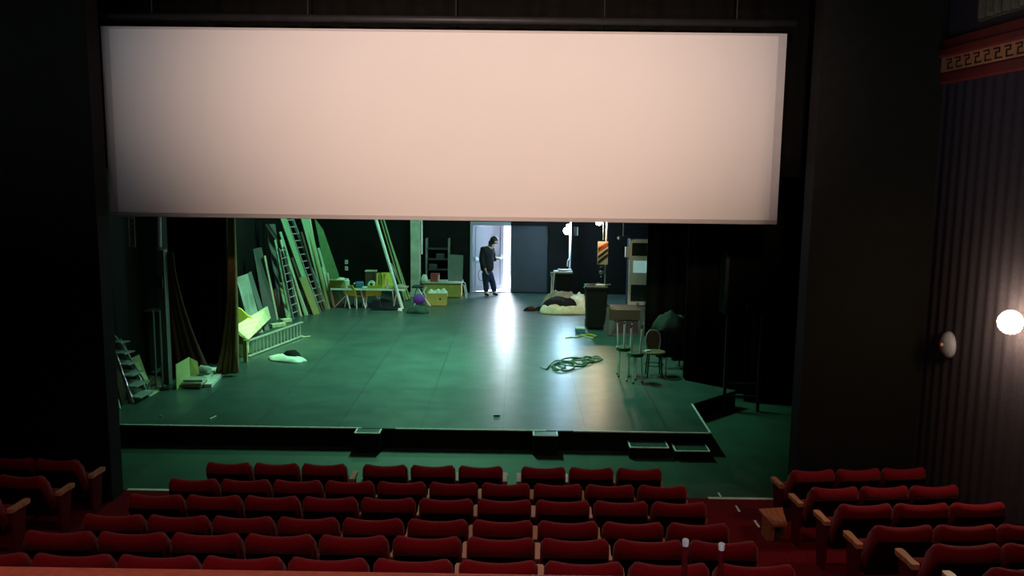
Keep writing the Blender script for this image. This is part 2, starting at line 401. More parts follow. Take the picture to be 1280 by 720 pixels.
# =================================================================== SEATS
def back_profile(w):                           # height of the scalloped top edge across the back
    t = abs(w)
    return .030*(t/.82)**2.2 if t < .82 else .030-.055*((t-.82)/.18)**2
def make_seat(side=''):
    root = thing('theatre_seat', '', 'seat')
    W = .254; n = 16
    # backrest: closed padded shell with a scalloped top
    b = MB(); rings = []
    for i in range(n+1):
        q = -1+2*i/n; e = 1-.35*max(0, (abs(q)-.86)/.14)**2
        zt = .80+back_profile(q); x = q*W
        prof = [(.34, .40), (.30, .44), (.24, .58), (.17, .71), (.115, zt-.03), (.075, zt-.004), (.035, zt), (.005, zt-.012), (-.012, zt-.045), (-.006, zt-.10), (.016, zt-.16), (.07, .58), (.18, .36)]
        cyy = .10+.12*(.83-.6)
        rings.append([b.bm.verts.new((x, cyy+(yy-cyy)*e, zz)) for yy, zz in prof])
    for A, B in zip(rings, rings[1:]):
        for k in range(len(A)): b._f([A[k], A[(k+1) % len(A)], B[(k+1) % len(A)], B[k]])
    b._f(rings[0]); b._f(rings[-1][::-1])
    b.build('backrest', 'velvet', root, smooth=True, org=(0, 0, 0))
    s = MB(); s.slab([(-.235, -.012, .69), (.235, -.012, .69), (.235, .205, .27), (-.235, .205, .27)], .04)
    s.build('back_panel', 'seat_shell', root, org=(0, 0, 0))
    s = MB(); s.box((0, .40, .36), (.46, .11, .34), Matrix.Rotation(R(12), 3, 'X'), bev=.03)
    s.build('seat_cushion', 'velvet', root, smooth=True, org=(0, 0, 0))
    def arm(x):
        a = MB()
        for (ya, yb, wa, wb) in ((.235, .26, .026, .034), (.26, .33, .034, .026), (.33, .49, .026, .036), (.49, .53, .036, .026)):
            a.poly([(x-wa, ya, .51), (x+wa, ya, .51), (x+wb, yb, .51), (x-wb, yb, .51)], (0, 0, .045))
        a.build('armrest', 'arm_wood', root, org=(0, 0, 0))
        g = MB(); g.poly([(x-.018, .26, 0), (x-.018, .25, .51), (x-.018, .48, .51), (x-.018, .45, .36), (x-.018, .40, 0)], (.036, 0, 0))
        g.build('leg', 'seat_panel', root, org=(0, 0, 0))
    arm(-.275)
    if side: arm(.275)
    return root
protoA = make_seat(); protoB = make_seat('r')
used = {}
def copy_tree(o, parent=None):
    c = o.copy(); COL.objects.link(c)
    if parent is not None: c.parent = parent
    for ch in list(o.children): copy_tree(ch, c)
    return c
def seat(x, y, z, rz, label, group, end):
    p = protoB if end else protoA
    o = p if p.name not in used else copy_tree(p); used[p.name] = 1
    o.location = (x, y, z); o.rotation_euler.z = rz; o.scale.z = .92
    tag(o, label, 'seat', group)
ords = ['first', 'second', 'third', 'fourth', 'fifth', 'sixth', 'seventh', 'eighth', 'ninth', 'tenth']
rown = ['front', 'second', 'third', 'fourth', 'fifth', 'nearest']
for k in range(6):
    if k == 0: xs = [(-3.58+.55*(i+.5), i == 2) for i in range(3)]+[(-1.78+.55*(i+.5), i == 2) for i in range(3)]+[(.04+.55*(i+.5), i == 2) for i in range(3)]
    else: xs = [(-3.68+.55*(i+.5), i == 9) for i in range(10)]
    for i, (x, e) in enumerate(xs):
        seat(x, rowy[k], rowz[k]-SH, 0, f'red velvet tip-up seat, {ords[i]} from left in the {rown[k]} row of the centre block', f'centre block seats, {rown[k]} row', e)
    if k < 3:
        a = R(-4); xe = [-5.02, -4.97, -4.93][k]; pos = ['on the aisle', 'in the middle', 'by the wall']
        for i in range(3):
            d = .55*(i+.5); 
            if k == 2 and i > 0: continue
            seat(xe-d*math.cos(a), rowy[k]+d*math.sin(-a), rowz[k]-SH, a, f'red tip-up seat {pos[i]} in the {rown[k]} row of the left side block', 'left side block seats', i == 0)
    a = R([6, 5, 4, 3.5, 3, 3][k]); xe = [3.14, 3.09, 3.03, 3.0, 3.08, 3.03][k]; pos = ['on the aisle', 'in the middle', 'by the wall']
    for i in range(3):
        d = .55*(i+.5)
        seat(xe+d*math.cos(a), rowy[k]+d*math.sin(a), rowz[k]-SH, a, f'red tip-up seat {pos[i]} in the {rown[k]} row of the right side block', 'right side block seats', False)
# aisle markers
for (u, v, k) in ((900, 619.5, 0), (922, 636, 1), (946, 655, 2)):
    p = G(u, v, fl[k]); q = MB()
    q.poly([(p.x-.012, p.y-.09, fl[k]), (p.x+.012, p.y-.09, fl[k]), (p.x+.012, p.y+.09, fl[k]), (p.x-.012, p.y+.09, fl[k])], (0, 0, .006))
    tag(q.build('aisle_marker', 'white_tape'), 'white strip on the right aisle carpet, '+['closest to the stage', 'midway down the aisle', 'level with the wooden step'][k], 'marker', 'white aisle strips')
# wooden step block by the right aisle
p = G(950, 637, LF+.28); st = thing('step_block', 'orange plywood step block at the end of the right aisle, beside the front seats', 'step', (p.x+.3, p.y-.1, LF))
z = LF+.28
MB().poly([G(948, 636, z), G(978, 634, z), G(984, 655, z), G(966, 656, z)], (0, 0, -.03)).build('tread', 'orange_ply', st)
g1, g2, g3 = G(950, 637, z), G(978, 635, z), G(966, 655, z)
q = MB(); q.poly([g1+Vector((.02, -.02, -.03)), g3+Vector((.0, .02, -.03)), Vector((g3.x, g3.y+.02, LF)), Vector((g1.x+.02, g1.y-.02, LF))], (.03, 0, 0))
q.build('side_panel', 'orange_ply', st)
MB().b2(g3.x+.05, g3.x+.10, g3.y+.05, g3.y+.10, LF, z-.03).build('leg', 'brown_wood', st)
MB().b2(g2.x-.06, g2.x-.01, g2.y-.15, g2.y-.1, LF, z-.03).build('leg', 'brown_wood', st)
# slim posts behind the nearest row
for i, (u, v) in enumerate(((857, 676), (902, 681))):
    p = P(u, v, 4.72); t = thing('stanchion_post', ['slim dark post with white cap, standing left of its twin behind the seats', 'slim dark post with white cap, standing right of its twin behind the seats'][i], 'post', (p.x, p.y, fl[6]), 'white-capped posts')
    MB().lathe([(.10, fl[6]), (.10, fl[6]+.015), (.02, fl[6]+.03), (.016, fl[6]+.05), (.016, p.z-.02)], (p.x, p.y, 0), 14).build('pole', 'seat_panel', t, smooth=False)
    MB().lathe([(.016, p.z-.03), (.019, p.z-.01), (.019, p.z+.006), (.012, p.z+.012)], (p.x, p.y, 0), 14).build('cap', 'white_metal', t, smooth=False)

# ============================================================= WALL LIGHTS
ly = 8.32
pz = P(1275, 403, ly)
lx = XR-.12
wl = thing('wall_lamp', 'lit round globe wall lamp glowing on the right wall', 'lamp', (XR, ly, pz.z))
MB().ball((lx, ly, pz.z), .115).build('globe', 'globe_warm', wl, smooth=True)
q = MB(); q.lathe([(.09, 0), (.09, .015), (.05, .03), (.03, .05)], (XR-.032, ly, pz.z), 18, rot=Matrix.Rotation(R(-90), 3, 'Y')); q.build('back_plate', 'tan_trim', wl)
dy = 9.62
dz = P(1189, 431, dy).z
wd = thing('wall_disc', 'small unlit white round fitting on the right wall, left of the glowing lamp', 'fitting', (XR, dy, dz))
q = MB(); q.lathe([(.15, 0), (.15, .02), (.135, .045), (.09, .07), (.03, .08)], (XR-.034, dy, dz), 24, rot=Matrix.Rotation(R(-90), 3, 'Y')); q.build('dish', 'door_white', wd, smooth=True)
q = MB(); q.lathe([(.02, 0), (.02, .02), (.01, .028)], (XR-.112, dy, dz), 12, rot=Matrix.Rotation(R(-90), 3, 'Y')); q.build('centre_knob', 'tan_trim', wd)

# ============================================================= STAGE STEPS
def stage_step(x0, x1, dep, ztop, label):
    t = thing('step_box', label, 'step', ((x0+x1)/2, 12.5-dep/2, LF), 'low steps against the stage front')
    yf = 12.485-dep
    MB().b2(x0, x1, yf, 12.48, LF, ztop-.012).build('body', 'stage_black', t)
    e = MB(); e.b2(x0, x0+.022, yf, 12.48, ztop-.012, ztop).b2(x1-.022, x1, yf, 12.48, ztop-.012, ztop).b2(x0+.022, x1-.022, yf, yf+.022, ztop-.012, ztop)
    e.build('edge_strip', 'white_tape', t)
    MB().b2(x0+.022, x1-.022, yf+.022, 12.48, ztop-.012, ztop-.003).build('tread', 'stage_floor', t)
xs = lambda u, v, z: G(u, v, z).x
stage_step(xs(445, 537, 0), xs(477, 537, 0), .22, 0, 'black step box with white edges at the left end of the stage front')
stage_step(xs(666, 540, 0), xs(697, 540, 0), .22, 0, 'black step box with white edges near the middle of the stage front')
stage_step(xs(784, 548, -.1), xs(832, 548, -.1), .30, -.13, 'wider low black step with white edges towards the right of the stage front')
stage_step(xs(840, 551, -.1), xs(883, 551, -.1), .34, -.16, 'lowest black step with white edges at the right corner of the stage')

# ================================================================ PERSON
def skin_mesh(name, verts, edges, radii, mt, parent, root=0, sub=2):
    me = bpy.data.meshes.new(name); pw_ = Vector(parent['_w'])
    me.from_pydata([tuple(Vector(v)-pw_) for v in verts], edges, []); me.update(); me.materials.append(M[mt])
    o = bpy.data.objects.new(name, me); COL.objects.link(o); o.parent = parent
    o.modifiers.new('skin', 'SKIN')
    lay = me.skin_vertices[0] if me.skin_vertices else None
    if lay is None:
        bpy.context.view_layer.objects.active = o
        lay = me.skin_vertices[0]
    for i, r in enumerate(radii):
        lay.data[i].radius = r if isinstance(r, tuple) else (r, r); lay.data[i].use_root = (i == root)
    md = o.modifiers.new('subdivision', 'SUBSURF'); md.levels = sub; md.render_levels = sub
    for p in me.polygons: p.use_smooth = True
    o.modifiers['skin'].use_smooth_shade = True
    return o
py_ = 25.42
def Q(u, v, dy=0.): return P(u, v, py_+dy)
foot_v = 369.5
pr = thing('person', 'person in dark jacket and jeans at the open stage door, head bent, holding a cable', 'person', (Q(612, 368).x, py_, 0))
zf = lambda p, z: Vector((p.x, p.y, z))
pel = Q(609, 339); chest = Q(608.5, 320); upch = Q(610, 312.5); neck = Q(613.5, 308.5); headb = Q(616, 304.5); headc = Q(618.2, 301.5); headt = Q(619.6, 298.6)
hL = Q(606.8, 345.5, -.04); hR = Q(612.8, 345.5, .04)
kL = Q(607.5, 355, -.05); kR = Q(616.3, 355, .05)
aL = zf(Q(607.6, 366, -.03), .09); aR = zf(Q(618, 366, .06), .09)
tL = zf(Q(611, 368, -.16), .035); tR = zf(Q(622.5, 368, -.05), .035)
hlL = zf(Q(606.5, 368, 0), .035); hlR = zf(Q(616.6, 368, .08), .035)
sL = Q(604.8, 312.5, -.10); sR = Q(614.5, 313.5, .12)
eL = Q(602, 326, -.16); wLr = Q(607, 337.5, -.20)
eR = Q(617.5, 325, .14); wRr = Q(622.2, 323.5, .10)
verts = [pel, chest, upch, neck, headb, headc, headt]; edges = [(0, 1), (1, 2), (2, 3), (3, 4), (4, 5), (5, 6)]; rad = [.13, .14, .125, .058, .078, .105, .085]
def add(p, par, r):
    verts.append(Vector(p)); edges.append((par, len(verts)-1)); rad.append(r); return len(verts)-1
i = add(hL.lerp(kL, .2), 0, .085); i = add(kL, i, .065); i = add(aL, i, .042); add(hlL, i, .036); add(tL, i, .034)
i = add(hR.lerp(kR, .2), 0, .085); i = add(kR, i, .065); i = add(aR, i, .042); add(hlR, i, .036); add(tR, i, .034)
def hand(w_, palm_dir, spread, idx):
    pd = Vector(palm_dir).normalized(); sp = Vector(spread).normalized(); nn = pd.cross(sp)
    pm = add(w_+pd*.07, idx, (.036, .016))
    for j, (o, l) in enumerate(((-.030, .068), (-.010, .078), (.010, .074), (.029, .058))):
        b_ = w_+pd*.10+sp*o
        f1 = add(b_, pm, .0095); f2 = add(b_+pd*l*.5+nn*.012, f1, .0088); add(b_+pd*l*.72+nn*.045, f2, .008)
    th = add(w_+pd*.035-sp*.036+nn*.01, idx, .011); add(w_+pd*.072-sp*.055+nn*.03, th, .010)
i = add(sL, 2, .066); i = add(eL, i, .046); i = add(wLr, i, .028); hand(wLr, Q(608.6, 341.5, -.22)-wLr, (0, 1, 0), i)
i = add(sR, 2, .066); i = add(eR, i, .046); i = add(wRr, i, .028); hand(wRr, Q(626, 324.5, .10)-wRr, (0, 1, 0), i)
fw = (Q(622, 305)-Q(616, 301)).normalized()          # where the face looks: right and down
up_ = (headt-headb).normalized()
add(headc+fw*.125-up_*.005, 5, .014)                 # nose
add(headb+fw*.075-up_*.0, 4, .040)                   # chin
add(headc+Vector((0, -.115, 0)), 5, .018); add(headc+Vector((0, .115, 0)), 5, .018)   # ears
skin_mesh('body', verts, edges, rad, 'skin', pr)
# jacket
jv = [Q(609, 341.5), chest, upch, Q(612, 310.3)]; je = [(0, 1), (1, 2), (2, 3)]; jr = [.215, .225, .205, .105]
def ja(p, par, r):
    jv.append(Vector(p)); je.append((par, len(jv)-1)); jr.append(r); return len(jv)-1
k = ja(sL, 2, .125); k = ja(eL, k, .092); ja(wLr+(eL-wLr)*.12, k, .060)
k = ja(sR, 2, .120); k = ja(eR, k, .085); ja(wRr+(eR-wRr)*.2, k, .056)
skin_mesh('jacket', jv, je, jr, 'jacket', pr)
tv = [Q(608.6, 335), Q(609.3, 340.5)]; te = [(0, 1)]; tr_ = [.175, .185]
def ta(p, par, r):
    tv.append(Vector(p)); te.append((par, len(tv)-1)); tr_.append(r); return len(tv)-1
k = ta(hL.lerp(kL, .25), 1, .112); k = ta(kL, k, .090); ta(aL, k, .078)
k = ta(hR.lerp(kR, .25), 1, .112); k = ta(kR, k, .090); ta(aR, k, .078)
skin_mesh('trousers', tv, te, tr_, 'denim', pr)
for (h_, t_) in ((hlL, tL), (hlR, tR)):
    skin_mesh('shoe', [h_+Vector((0, 0, .012)), h_.lerp(t_, .5)+Vector((0, 0, .015)), t_+Vector((0, 0, .004))], [(0, 1), (1, 2)], [.046, .048, .038], 'rubber', pr)
hb = MB(); hb.ball(headc-fw*.026+up_*.016, .122, (1, .98, 1.0)); hb.ball(headb-fw*.045, .09); hb.ball(neck-fw*.02+up_*.03, .078); hb.build('hair', 'hair', pr, smooth=True)
for s_ in (-1, 1):
    e = MB(); e.ball(headc+fw*.098+Vector((0, .035*s_, 0))+up_*.012, .013); e.build('eye', 'white_metal', pr, smooth=True)
lp = []                                             # loop of cable in the hand
for k in range(25):
    a = 2*math.pi*k/24; lp.append(Q(602.3+4.2*math.sin(a), 344-6.5*math.cos(a)+1.2*math.sin(2*a), -.24+.03*math.sin(a)))
tag(MB().tube(lp[:-1], .008, 6, closed=True).build('cable_loop', 'rubber'), 'thin dark loop of cable hanging from the hand of the person', 'cable')

# ======================================================= LEANING TIMBER ETC
def slab_thing(name, label, cat, quad, t, mt, group=None):
    return tag(MB().slab(quad, t).build(name, mt), label, cat, group)
def ladder(label, bl, br, tl, tr, n, mt, w=.03, name='ladder', tread=0., extra=None, t0=.08, t1=.96):
    bl, br, tl, tr = map(Vector, (bl, br, tl, tr)); L = thing(name, label, 'ladder', (bl+br)/2)
    ax = (br-bl).normalized(); upv = ((tl-bl)+(tr-br)).normalized(); nn = ax.cross(upv).normalized()
    for a, b in ((bl, tl), (br, tr)):
        q = MB(); d = (b-a).normalized()
        q.poly([a-ax*w*.4-nn*w, a+ax*w*.4-nn*w, a+ax*w*.4+nn*w, a-ax*w*.4+nn*w], b-a); q.build('rail', mt, L)
    for i in range(n):
        f = t0+(t1-t0)*i/(n-1); p = bl.lerp(tl, f); q_ = br.lerp(tr, f); q = MB()
        if tread:
            fw_ = Vector((0, 0, 1)); h_ = ax.cross(fw_).normalized()*tread
            q.poly([p-h_, q_-h_, q_+h_, p+h_], (0, 0, .02))
        else: q.tube([p, q_], w*.45, 8)
        q.build('rung' if not tread else 'tread', mt, L)
    if extra: extra(L)
    return L
def ext(a, b, f): return Vector(a)+(Vector(b)-Vector(a))*f
# group up the left wall, from the front backwards
yb = 20.4
slab_thing('flat_panel', 'pale stained panel leaning behind the bright plywood bench', 'panel', [G(315, 419), G(329, 415), P(309.5, 342, 20.45), P(295, 347, 20.25)], .05, 'pale_panel')
slab_thing('flat_panel', 'narrow grey panel leaning right behind the pale stained panel', 'panel', [G(331, 413), G(337, 412), P(314, 339, 20.7), P(309, 342, 20.6)], .03, 'grey_panel')
slab_thing('plank', 'long dark grey plank leaning between the pale panel and the ladders', 'plank', [G(332, 402), G(346, 400), P(327, 309, 21.3), P(316.5, 311, 21.2)], .04, 'grey_panel')
slab_thing('plank', 'short yellowish plank leaning at the foot of the left ladder', 'plank', [G(351, 395), G(357, 394), P(348, 360, 22.0), P(340.5, 362, 21.9)], .03, 'pale_wood')
slab_thing('plank', 'broad pale green board standing under the left ladder', 'plank', [G(358.5, 399), G(367, 398), P(358, 352, 21.9), P(349, 354, 21.8)], .025, 'green_wood')
slab_thing('flat_panel', 'tall dark board standing in shadow behind the left ladder', 'panel', [G(352, 397), G(360, 395), P(344, 280, 22.4), P(332, 280, 22.3)], .03, 'grey_panel')
a, b = G(366, 399), G(374, 395.5); ta_, tb_ = P(350.5, 322, a.y), P(357.5, 320, b.y)
ladder('grey-green extension ladder leaning left of the tall ladder', a, b, ext(a, ta_, 1.15), ext(b, tb_, 1.15), 9, 'alu')
a, b = G(400, 391), G(409, 387.5); ta_, tb_ = P(357.5, 275, a.y), P(366, 275, b.y)
ladder('tall pale green ladder leaning up behind the screen edge', a, b, ext(a, ta_, 1.35), ext(b, tb_, 1.35), 17, 'alu', w=.034)
a, b = G(394, 393), G(399, 391.5); ta_, tb_ = P(351.5, 275, 22.0), P(358.5, 275, 22.1)
slab_thing('plank', 'wide pale green board leaning along the left rail of the tall ladder', 'plank', [a, b, ext(b, tb_, 1.2), ext(a, ta_, 1.2)], .03, 'green_wood')
for i, (u0, v0, u1, v1, wd_, mt, lb) in enumerate(((379, 394, 356, 330, 2.0, 'brown_wood', 'thin brown batten leaning just right of the left ladder'), (384, 394, 360, 327, 1.6, 'pale_wood', 'pale-edged batten in the middle of the leaning brown timbers'), (389, 393, 364, 322, 2.6, 'brown_wood', 'dark brown batten leaning beside the olive board'))):
    a, b = G(u0, v0), G(u0+wd_, v0-.6)
    slab_thing('batten', lb, 'batten', [a, b, P(u1+wd_, v1-.6, b.y), P(u1, v1, a.y)], .03, mt, 'battens between the two ladders')
a, b = G(392, 393.5), G(400, 392)
slab_thing('plank', 'olive brown board leaning at the foot of the tall ladder', 'plank', [a, b, P(383, 345, b.y), P(374, 347, a.y)], .02, 'olive_wood')
a, b = G(407, 386), G(413, 385)
slab_thing('plank', 'mottled green board leaning to the right of the tall ladder', 'plank', [a, b, ext(b, P(387.5, 275, 23.0), 1.15), ext(a, P(377, 275, 22.8), 1.15)], .03, 'green_wood')
a, b = G(415, 383.5), G(424, 383)
slab_thing('flat_panel', 'large dark green board leaning over the left end of the table', 'panel', [a, G(428, 382), P(424, 345, 23.4), P(404, 287, 23.5), P(393, 272, 23.4), P(398, 305, 23.4)], .03, 'dark_green')
a = G(410, 385)
tag(MB().tube([P(410, 363, 23.05), P(402.5, 334, 23.05)], .035, 8).build('stick', 'pale_wood'), 'thick pale stick leaning left of the table end', 'stick')
tag(MB().tube([G(418, 384), P(409, 341, 23.1)], .025, 8).build('stick', 'pale_wood'), 'thin pale stick leaning against the dark green board', 'stick')
tag(MB().tube([G(407, 384), P(386, 270, 23.3)], .035, 8).build('stick', 'card_pale'), 'long pale green pole between two leaning green boards', 'pole')

for (u0, v0, u1, v1, wd_, mt, lb, far) in ((362, 397.5, 343, 300, 2.4, 'green_wood', 'thin pale green batten rising behind the left ladder', .3), (376, 395.5, 350, 300, 2.0, 'pale_wood', 'long pale batten crossing behind the left ladder to its right', .3), (381, 394.5, 349, 290, 3.0, 'green_wood', 'green board rising between the left ladder and the wide pale green board', .5),
        (403, 389.5, 376, 290, 2.2, 'brown_wood', 'dark batten behind the tall ladder, on its right side', .7), (411, 386.5, 384, 285, 2.0, 'olive_wood', 'olive batten between the mottled green board and the long pole', .6), (417, 384, 397, 310, 2.6, 'green_wood', 'dim green batten just left of the dark green board', .5), (346, 399.5, 330, 320, 2.2, 'pale_wood', 'narrow pale batten right of the long dark grey plank', .3)):
    a, b = G(u0, v0), G(u0+wd_, v0-.6)
    slab_thing('batten', lb, 'batten', [a, b, P(u1+wd_, v1-.6, b.y+far*.3), P(u1, v1, a.y+far*.3)], .03, mt)
for (u, v, a_, sx_, lb) in ((346, 410, .9, .34, 'pale plywood scrap lying behind the ladder on its edge, nearer the bench'), (356, 404, .7, .26, 'pale plywood scrap lying behind the ladder on its edge, nearer the leaning boards')):
    c = G(u, v); tag(MB().box(c+Vector((0, .1, .05)), (.14, sx_, .09), rotz(-a_), bev=.01).build('plywood_scrap', 'plywood'), lb, 'scrap')

# plywood bench at stage left, lit brightly
bn = thing('plywood_bench', 'bright yellow-green plywood board on a low bench frame by the brown curtain', 'bench', G(306, 450))
MB().slab([P(309, 425, 16.7), P(337, 398, 20.1), P(333, 383, 20.2), P(291, 409, 16.9)], .03).build('top_board', 'plywood', bn)
q = MB(); q.slab([P(291, 412, 16.75), P(309, 426.5, 16.72), P(309, 432, 16.72), P(291, 428, 16.75)], .04); q.build('apron', 'olive_wood', bn)
a = G(305.5, 454)
q = MB(); q.b2(a.x-.03, a.x+.04, a.y+.04, a.y+.11, 0, .44); q.build('leg', 'olive_wood', bn)
b_ = P(334, 400, 20.0); q = MB(); q.b2(b_.x-.1, b_.x-.03, 19.8, 19.87, 0, b_.z-.06); q.build('leg', 'olive_wood', bn)
b_ = P(291, 412, 16.9); q = MB(); q.b2(b_.x-.05, b_.x+.02, 16.95, 17.02, 0, b_.z-.04); q.build('leg', 'olive_wood', bn)
q = MB(); q.poly([P(289, 388, 18.2), P(296, 384, 18.2), P(301, 386, 18.2), P(309, 394, 18.2), P(314, 396, 18.2), P(310, 428, 18.2), P(288, 432, 18.2)], (0, .04, 0))
tag(q.build('plywood_offcut', 'yellow_ply'), 'jagged yellow plywood offcut standing behind the bench board', 'offcut')
c = G(300, 446); t = thing('storage_box', 'pale cream box tucked under the plywood bench', 'box', (c.x, c.y+.1, 0))
MB().b2(c.x-.13, c.x+.09, c.y-.02, c.y+.3, .005, .24, bev=.01).build('body', 'plywood', t); MB().b2(c.x-.14, c.x+.10, c.y-.03, c.y+.31, .21, .26, bev=.008).build('lid', 'plywood', t)
# ladder lying on its side
a = G(310, 447.5); b_ = G(378, 421.5); up = Vector((0, 0, 1))
ladder('green metal ladder lying on its edge in front of the plywood bench', a+up*.03, a+up*.34, b_+up*.03, b_+up*.34, 15, 'alu', w=.028)
# dust sheet with dark bag
def heap(name, label, cat, c, rx, ry, h, mt, seed, rz=0., n=26, sharp=1.0, parent=None, pts=None):
    b = MB(); rng = Vector((seed*3.7, seed*1.3, 0)); rows = []
    for j in range(n+1):
        row = []
        for i in range(n+1):
            x = -1+2*i/n; y = -1+2*j/n
            X = x*math.sqrt(1-y*y/2); Y = y*math.sqrt(1-x*x/2); r = math.hypot(X, Y)
            edge = 1+.28*noise.noise(Vector((math.atan2(Y, X)*1.3, seed, 3)))
            f = max(0, 1-r**2.2)
            zz = h*(max(0, 1-r**3))**.7*(.72+.35*noise.noise(Vector((X*1.4, Y*1.4, 0))+rng))+.20*h*abs(noise.noise(Vector((X*3.2*sharp, Y*1.8, 5))+rng))*(1-r**6)
            p = Vector((X*rx*edge, Y*ry*edge, max(zz, 0)+.006)); p = rotz(rz) @ p
            row.append(b.bm.verts.new(p+Vector(c)))
        rows.append(row)
    low = []
    for j in range(n):
        for i in range(n): b._f([rows[j][i], rows[j][i+1], rows[j+1][i+1], rows[j+1][i]])
    o = b.build(name, mt, parent, smooth=True, solid=.012)
    if parent is None: tag(o, label, cat)
    return o
c = G(358, 450)
heap('dust_sheet', 'crumpled white sheet lying alone on the stage floor at left', 'cloth', c, .42, .22, .12, 'white_cloth', 2, rz=R(-25))
heap('dark_bag', 'small black bag lying on the crumpled white sheet', 'bag', c+Vector((.09, .05, .05)), .19, .11, .17, 'black_cloth', 5, rz=R(-5), n=16)
a, b_ = G(372, 422.5), G(388, 421)
tag(MB().tube([a+up*.012, b_+up*.012], .012, 6).build('stick', 'pale_wood'), 'thin stick lying on the stage floor beyond the white sheet', 'stick')

# far stage left front cluster
a, b_ = G(165, 504), G(184, 494); ta_, tb_ = P(137.5, 426, a.y+.1), P(149, 424, b_.y+.15)
ladder('blue-grey step ladder with wide treads leaning at the far left stage edge', a, b_, ta_, tb_, 6, 'alu', w=.035, name='step_ladder', tread=.17)
tag(MB().tube([P(138.5, 385, 13.9), P(139.5, 408, 13.9), P(142, 418, 13.9), P(152, 430, 13.95), G(190, 493)+up*.02], .014, 7).build('handrail_tube', 'grey_metal'), 'bent thin grey tube leaning behind the step ladder', 'tube')
slab_thing('plank', 'brown plank leaning left of the step ladder', 'plank', [G(153, 507), G(163, 504), P(150, 465, 13.6), P(140, 455, 13.5)], .03, 'brown_wood')
tag(MB().tube([G(150, 512)+up*.01, P(138.5, 470, 13.45)], .02, 7).build('pole', 'white_metal'), 'white pole leaning at the far left corner of the stage', 'pole')
slab_thing('board', 'thin pale board at the very left edge of the stage', 'board', [G(140, 514), G(146, 512), P(142, 480, 13.3), P(137, 478, 13.25)], .02, 'pale_panel')
slab_thing('card_sheet', 'green-yellow card sheet leaning behind the step ladder', 'sheet', [G(177, 484), G(187, 479), P(174, 443, 15.0), P(162, 449, 14.8)], .02, 'card_pale')
slab_thing('plank', 'brown board slanting right of the step ladder', 'plank', [G(186, 494), G(210, 480), P(209, 457, 15.1), P(187, 474, 14.6)], .02, 'brown_wood')
slab_thing('plank', 'short timber offcut lying in front of the slanting brown board', 'plank', [G(187, 496), G(203, 487), P(203, 484, 14.5), P(187, 491, 14.2)], .03, 'pale_wood')
tag(MB().tube([P(197, 150, 14.6), P(199.5, 309, 14.6)], .032, 10).build('hanging_pole', 'white_metal'), 'pale vertical pole hanging down at far stage left', 'pole')
tr2 = thing('hanging_truss', 'short lattice ladder truss hanging under the left end of the screen', 'truss', P(166, 309, 13.5))
xa_, xb_, zb_ = P(162, 309, 13.5).x, P(169, 309, 13.5).x, P(166, 309, 13.5).z
for x in (xa_, xb_): MB().tube([(x, 13.5, zb_), (x, 13.5, 6)], .012, 8).build('rail', 'grey_metal', tr2)
for k in range(9): MB().tube([(xa_, 13.5, zb_+.02+k*.085), (xb_, 13.5, zb_+.02+k*.085)], .010, 6).build('rung', 'grey_metal', tr2)
g_ = G(204, 478).y
q = thing('column', 'slim grey column standing beside the reddish curtain', 'column', (P(205, 470, 14.85).x, 14.85, 0))
x = P(205, 400, 14.85).x
MB().b2(x-.05, x+.06, 14.8, 14.95, 0, P(205, 312, 14.85).z).build('shaft', 'grey_panel', q); MB().b2(x-.03, x+.04, 14.74, 14.8, P(204, 360, 14.8).z, P(204, 346, 14.8).z).build('junction_box', 'dark_metal', q)
for (u, lb) in ((193.5, 'thin grey upright tube left of the slim column'), (201.5, 'pale grey upright tube in front of the slim column')):
    p = P(u, 440, 14.5); q = thing('upright_tube', lb, 'tube', (p.x, p.y, 0))
    MB().tube([(p.x, p.y, .03), (p.x, p.y, P(u, 388, 14.5).z)], .018, 8).build('tube', 'grey_metal', q); MB().lathe([(.09, 0), (.09, .02), (.03, .04)], (p.x, p.y, 0), 14).build('base', 'dark_metal', q)
q = thing('shelf_rack', 'dark low rack with a flat shelf at far stage left', 'shelf', (P(170, 440, 15.6).x, 15.6, 0))
xa_, xb_ = P(142, 388, 15.6).x, P(204, 388, 15.6).x; zs = P(170, 387, 15.6).z
MB().b2(xa_, xb_, 15.4, 15.8, zs-.03, zs).build('shelf', 'brown_wood', q)
for x in (xa_+.03, xb_-.03): MB().b2(x-.02, x+.02, 15.5, 15.7, 0, zs-.03).build('leg', 'dark_metal', q)
# boxes and books by the curtains
c = G(232, 484); q = thing('open_box', 'open yellow-green cardboard box by the reddish curtain hem', 'box', (c.x, c.y, 0))
q1 = MB(); q1.slab([G(221, 487), G(238, 479), P(237, 446.5, G(238, 479).y), P(220, 456, G(221, 487).y)], .015); q1.build('side_panel', 'card_pale', q)
q1 = MB(); q1.slab([G(238, 479), G(250, 474), P(247, 452, G(250, 474).y), P(237.5, 447, G(238, 479).y)], .015); q1.build('side_panel', 'cardboard', q)
q1 = MB(); q1.poly([G(222, 487), G(239, 480), G(250, 475), G(247, 484)], (0, 0, .02)); q1.build('base', 'cardboard', q)
for i in range(3):
    c = G(238+i, 486-i*.3); z = i*.05
    tag(MB().box((c.x, c.y+.1+.02*i, z+.026), (.36-.02*i, .24, .042), rotz(R(4*i-3)), bev=.006).build('plank_offcut', ['brown_wood', 'pale_wood', 'pale_panel'][i]), ['dark timber offcut at the bottom of the small stack by the curtains', 'pale timber offcut in the middle of the small stack by the curtains', 'whitish offcut on top of the small stack by the curtains'][i], 'offcut', 'offcuts in a small stack')
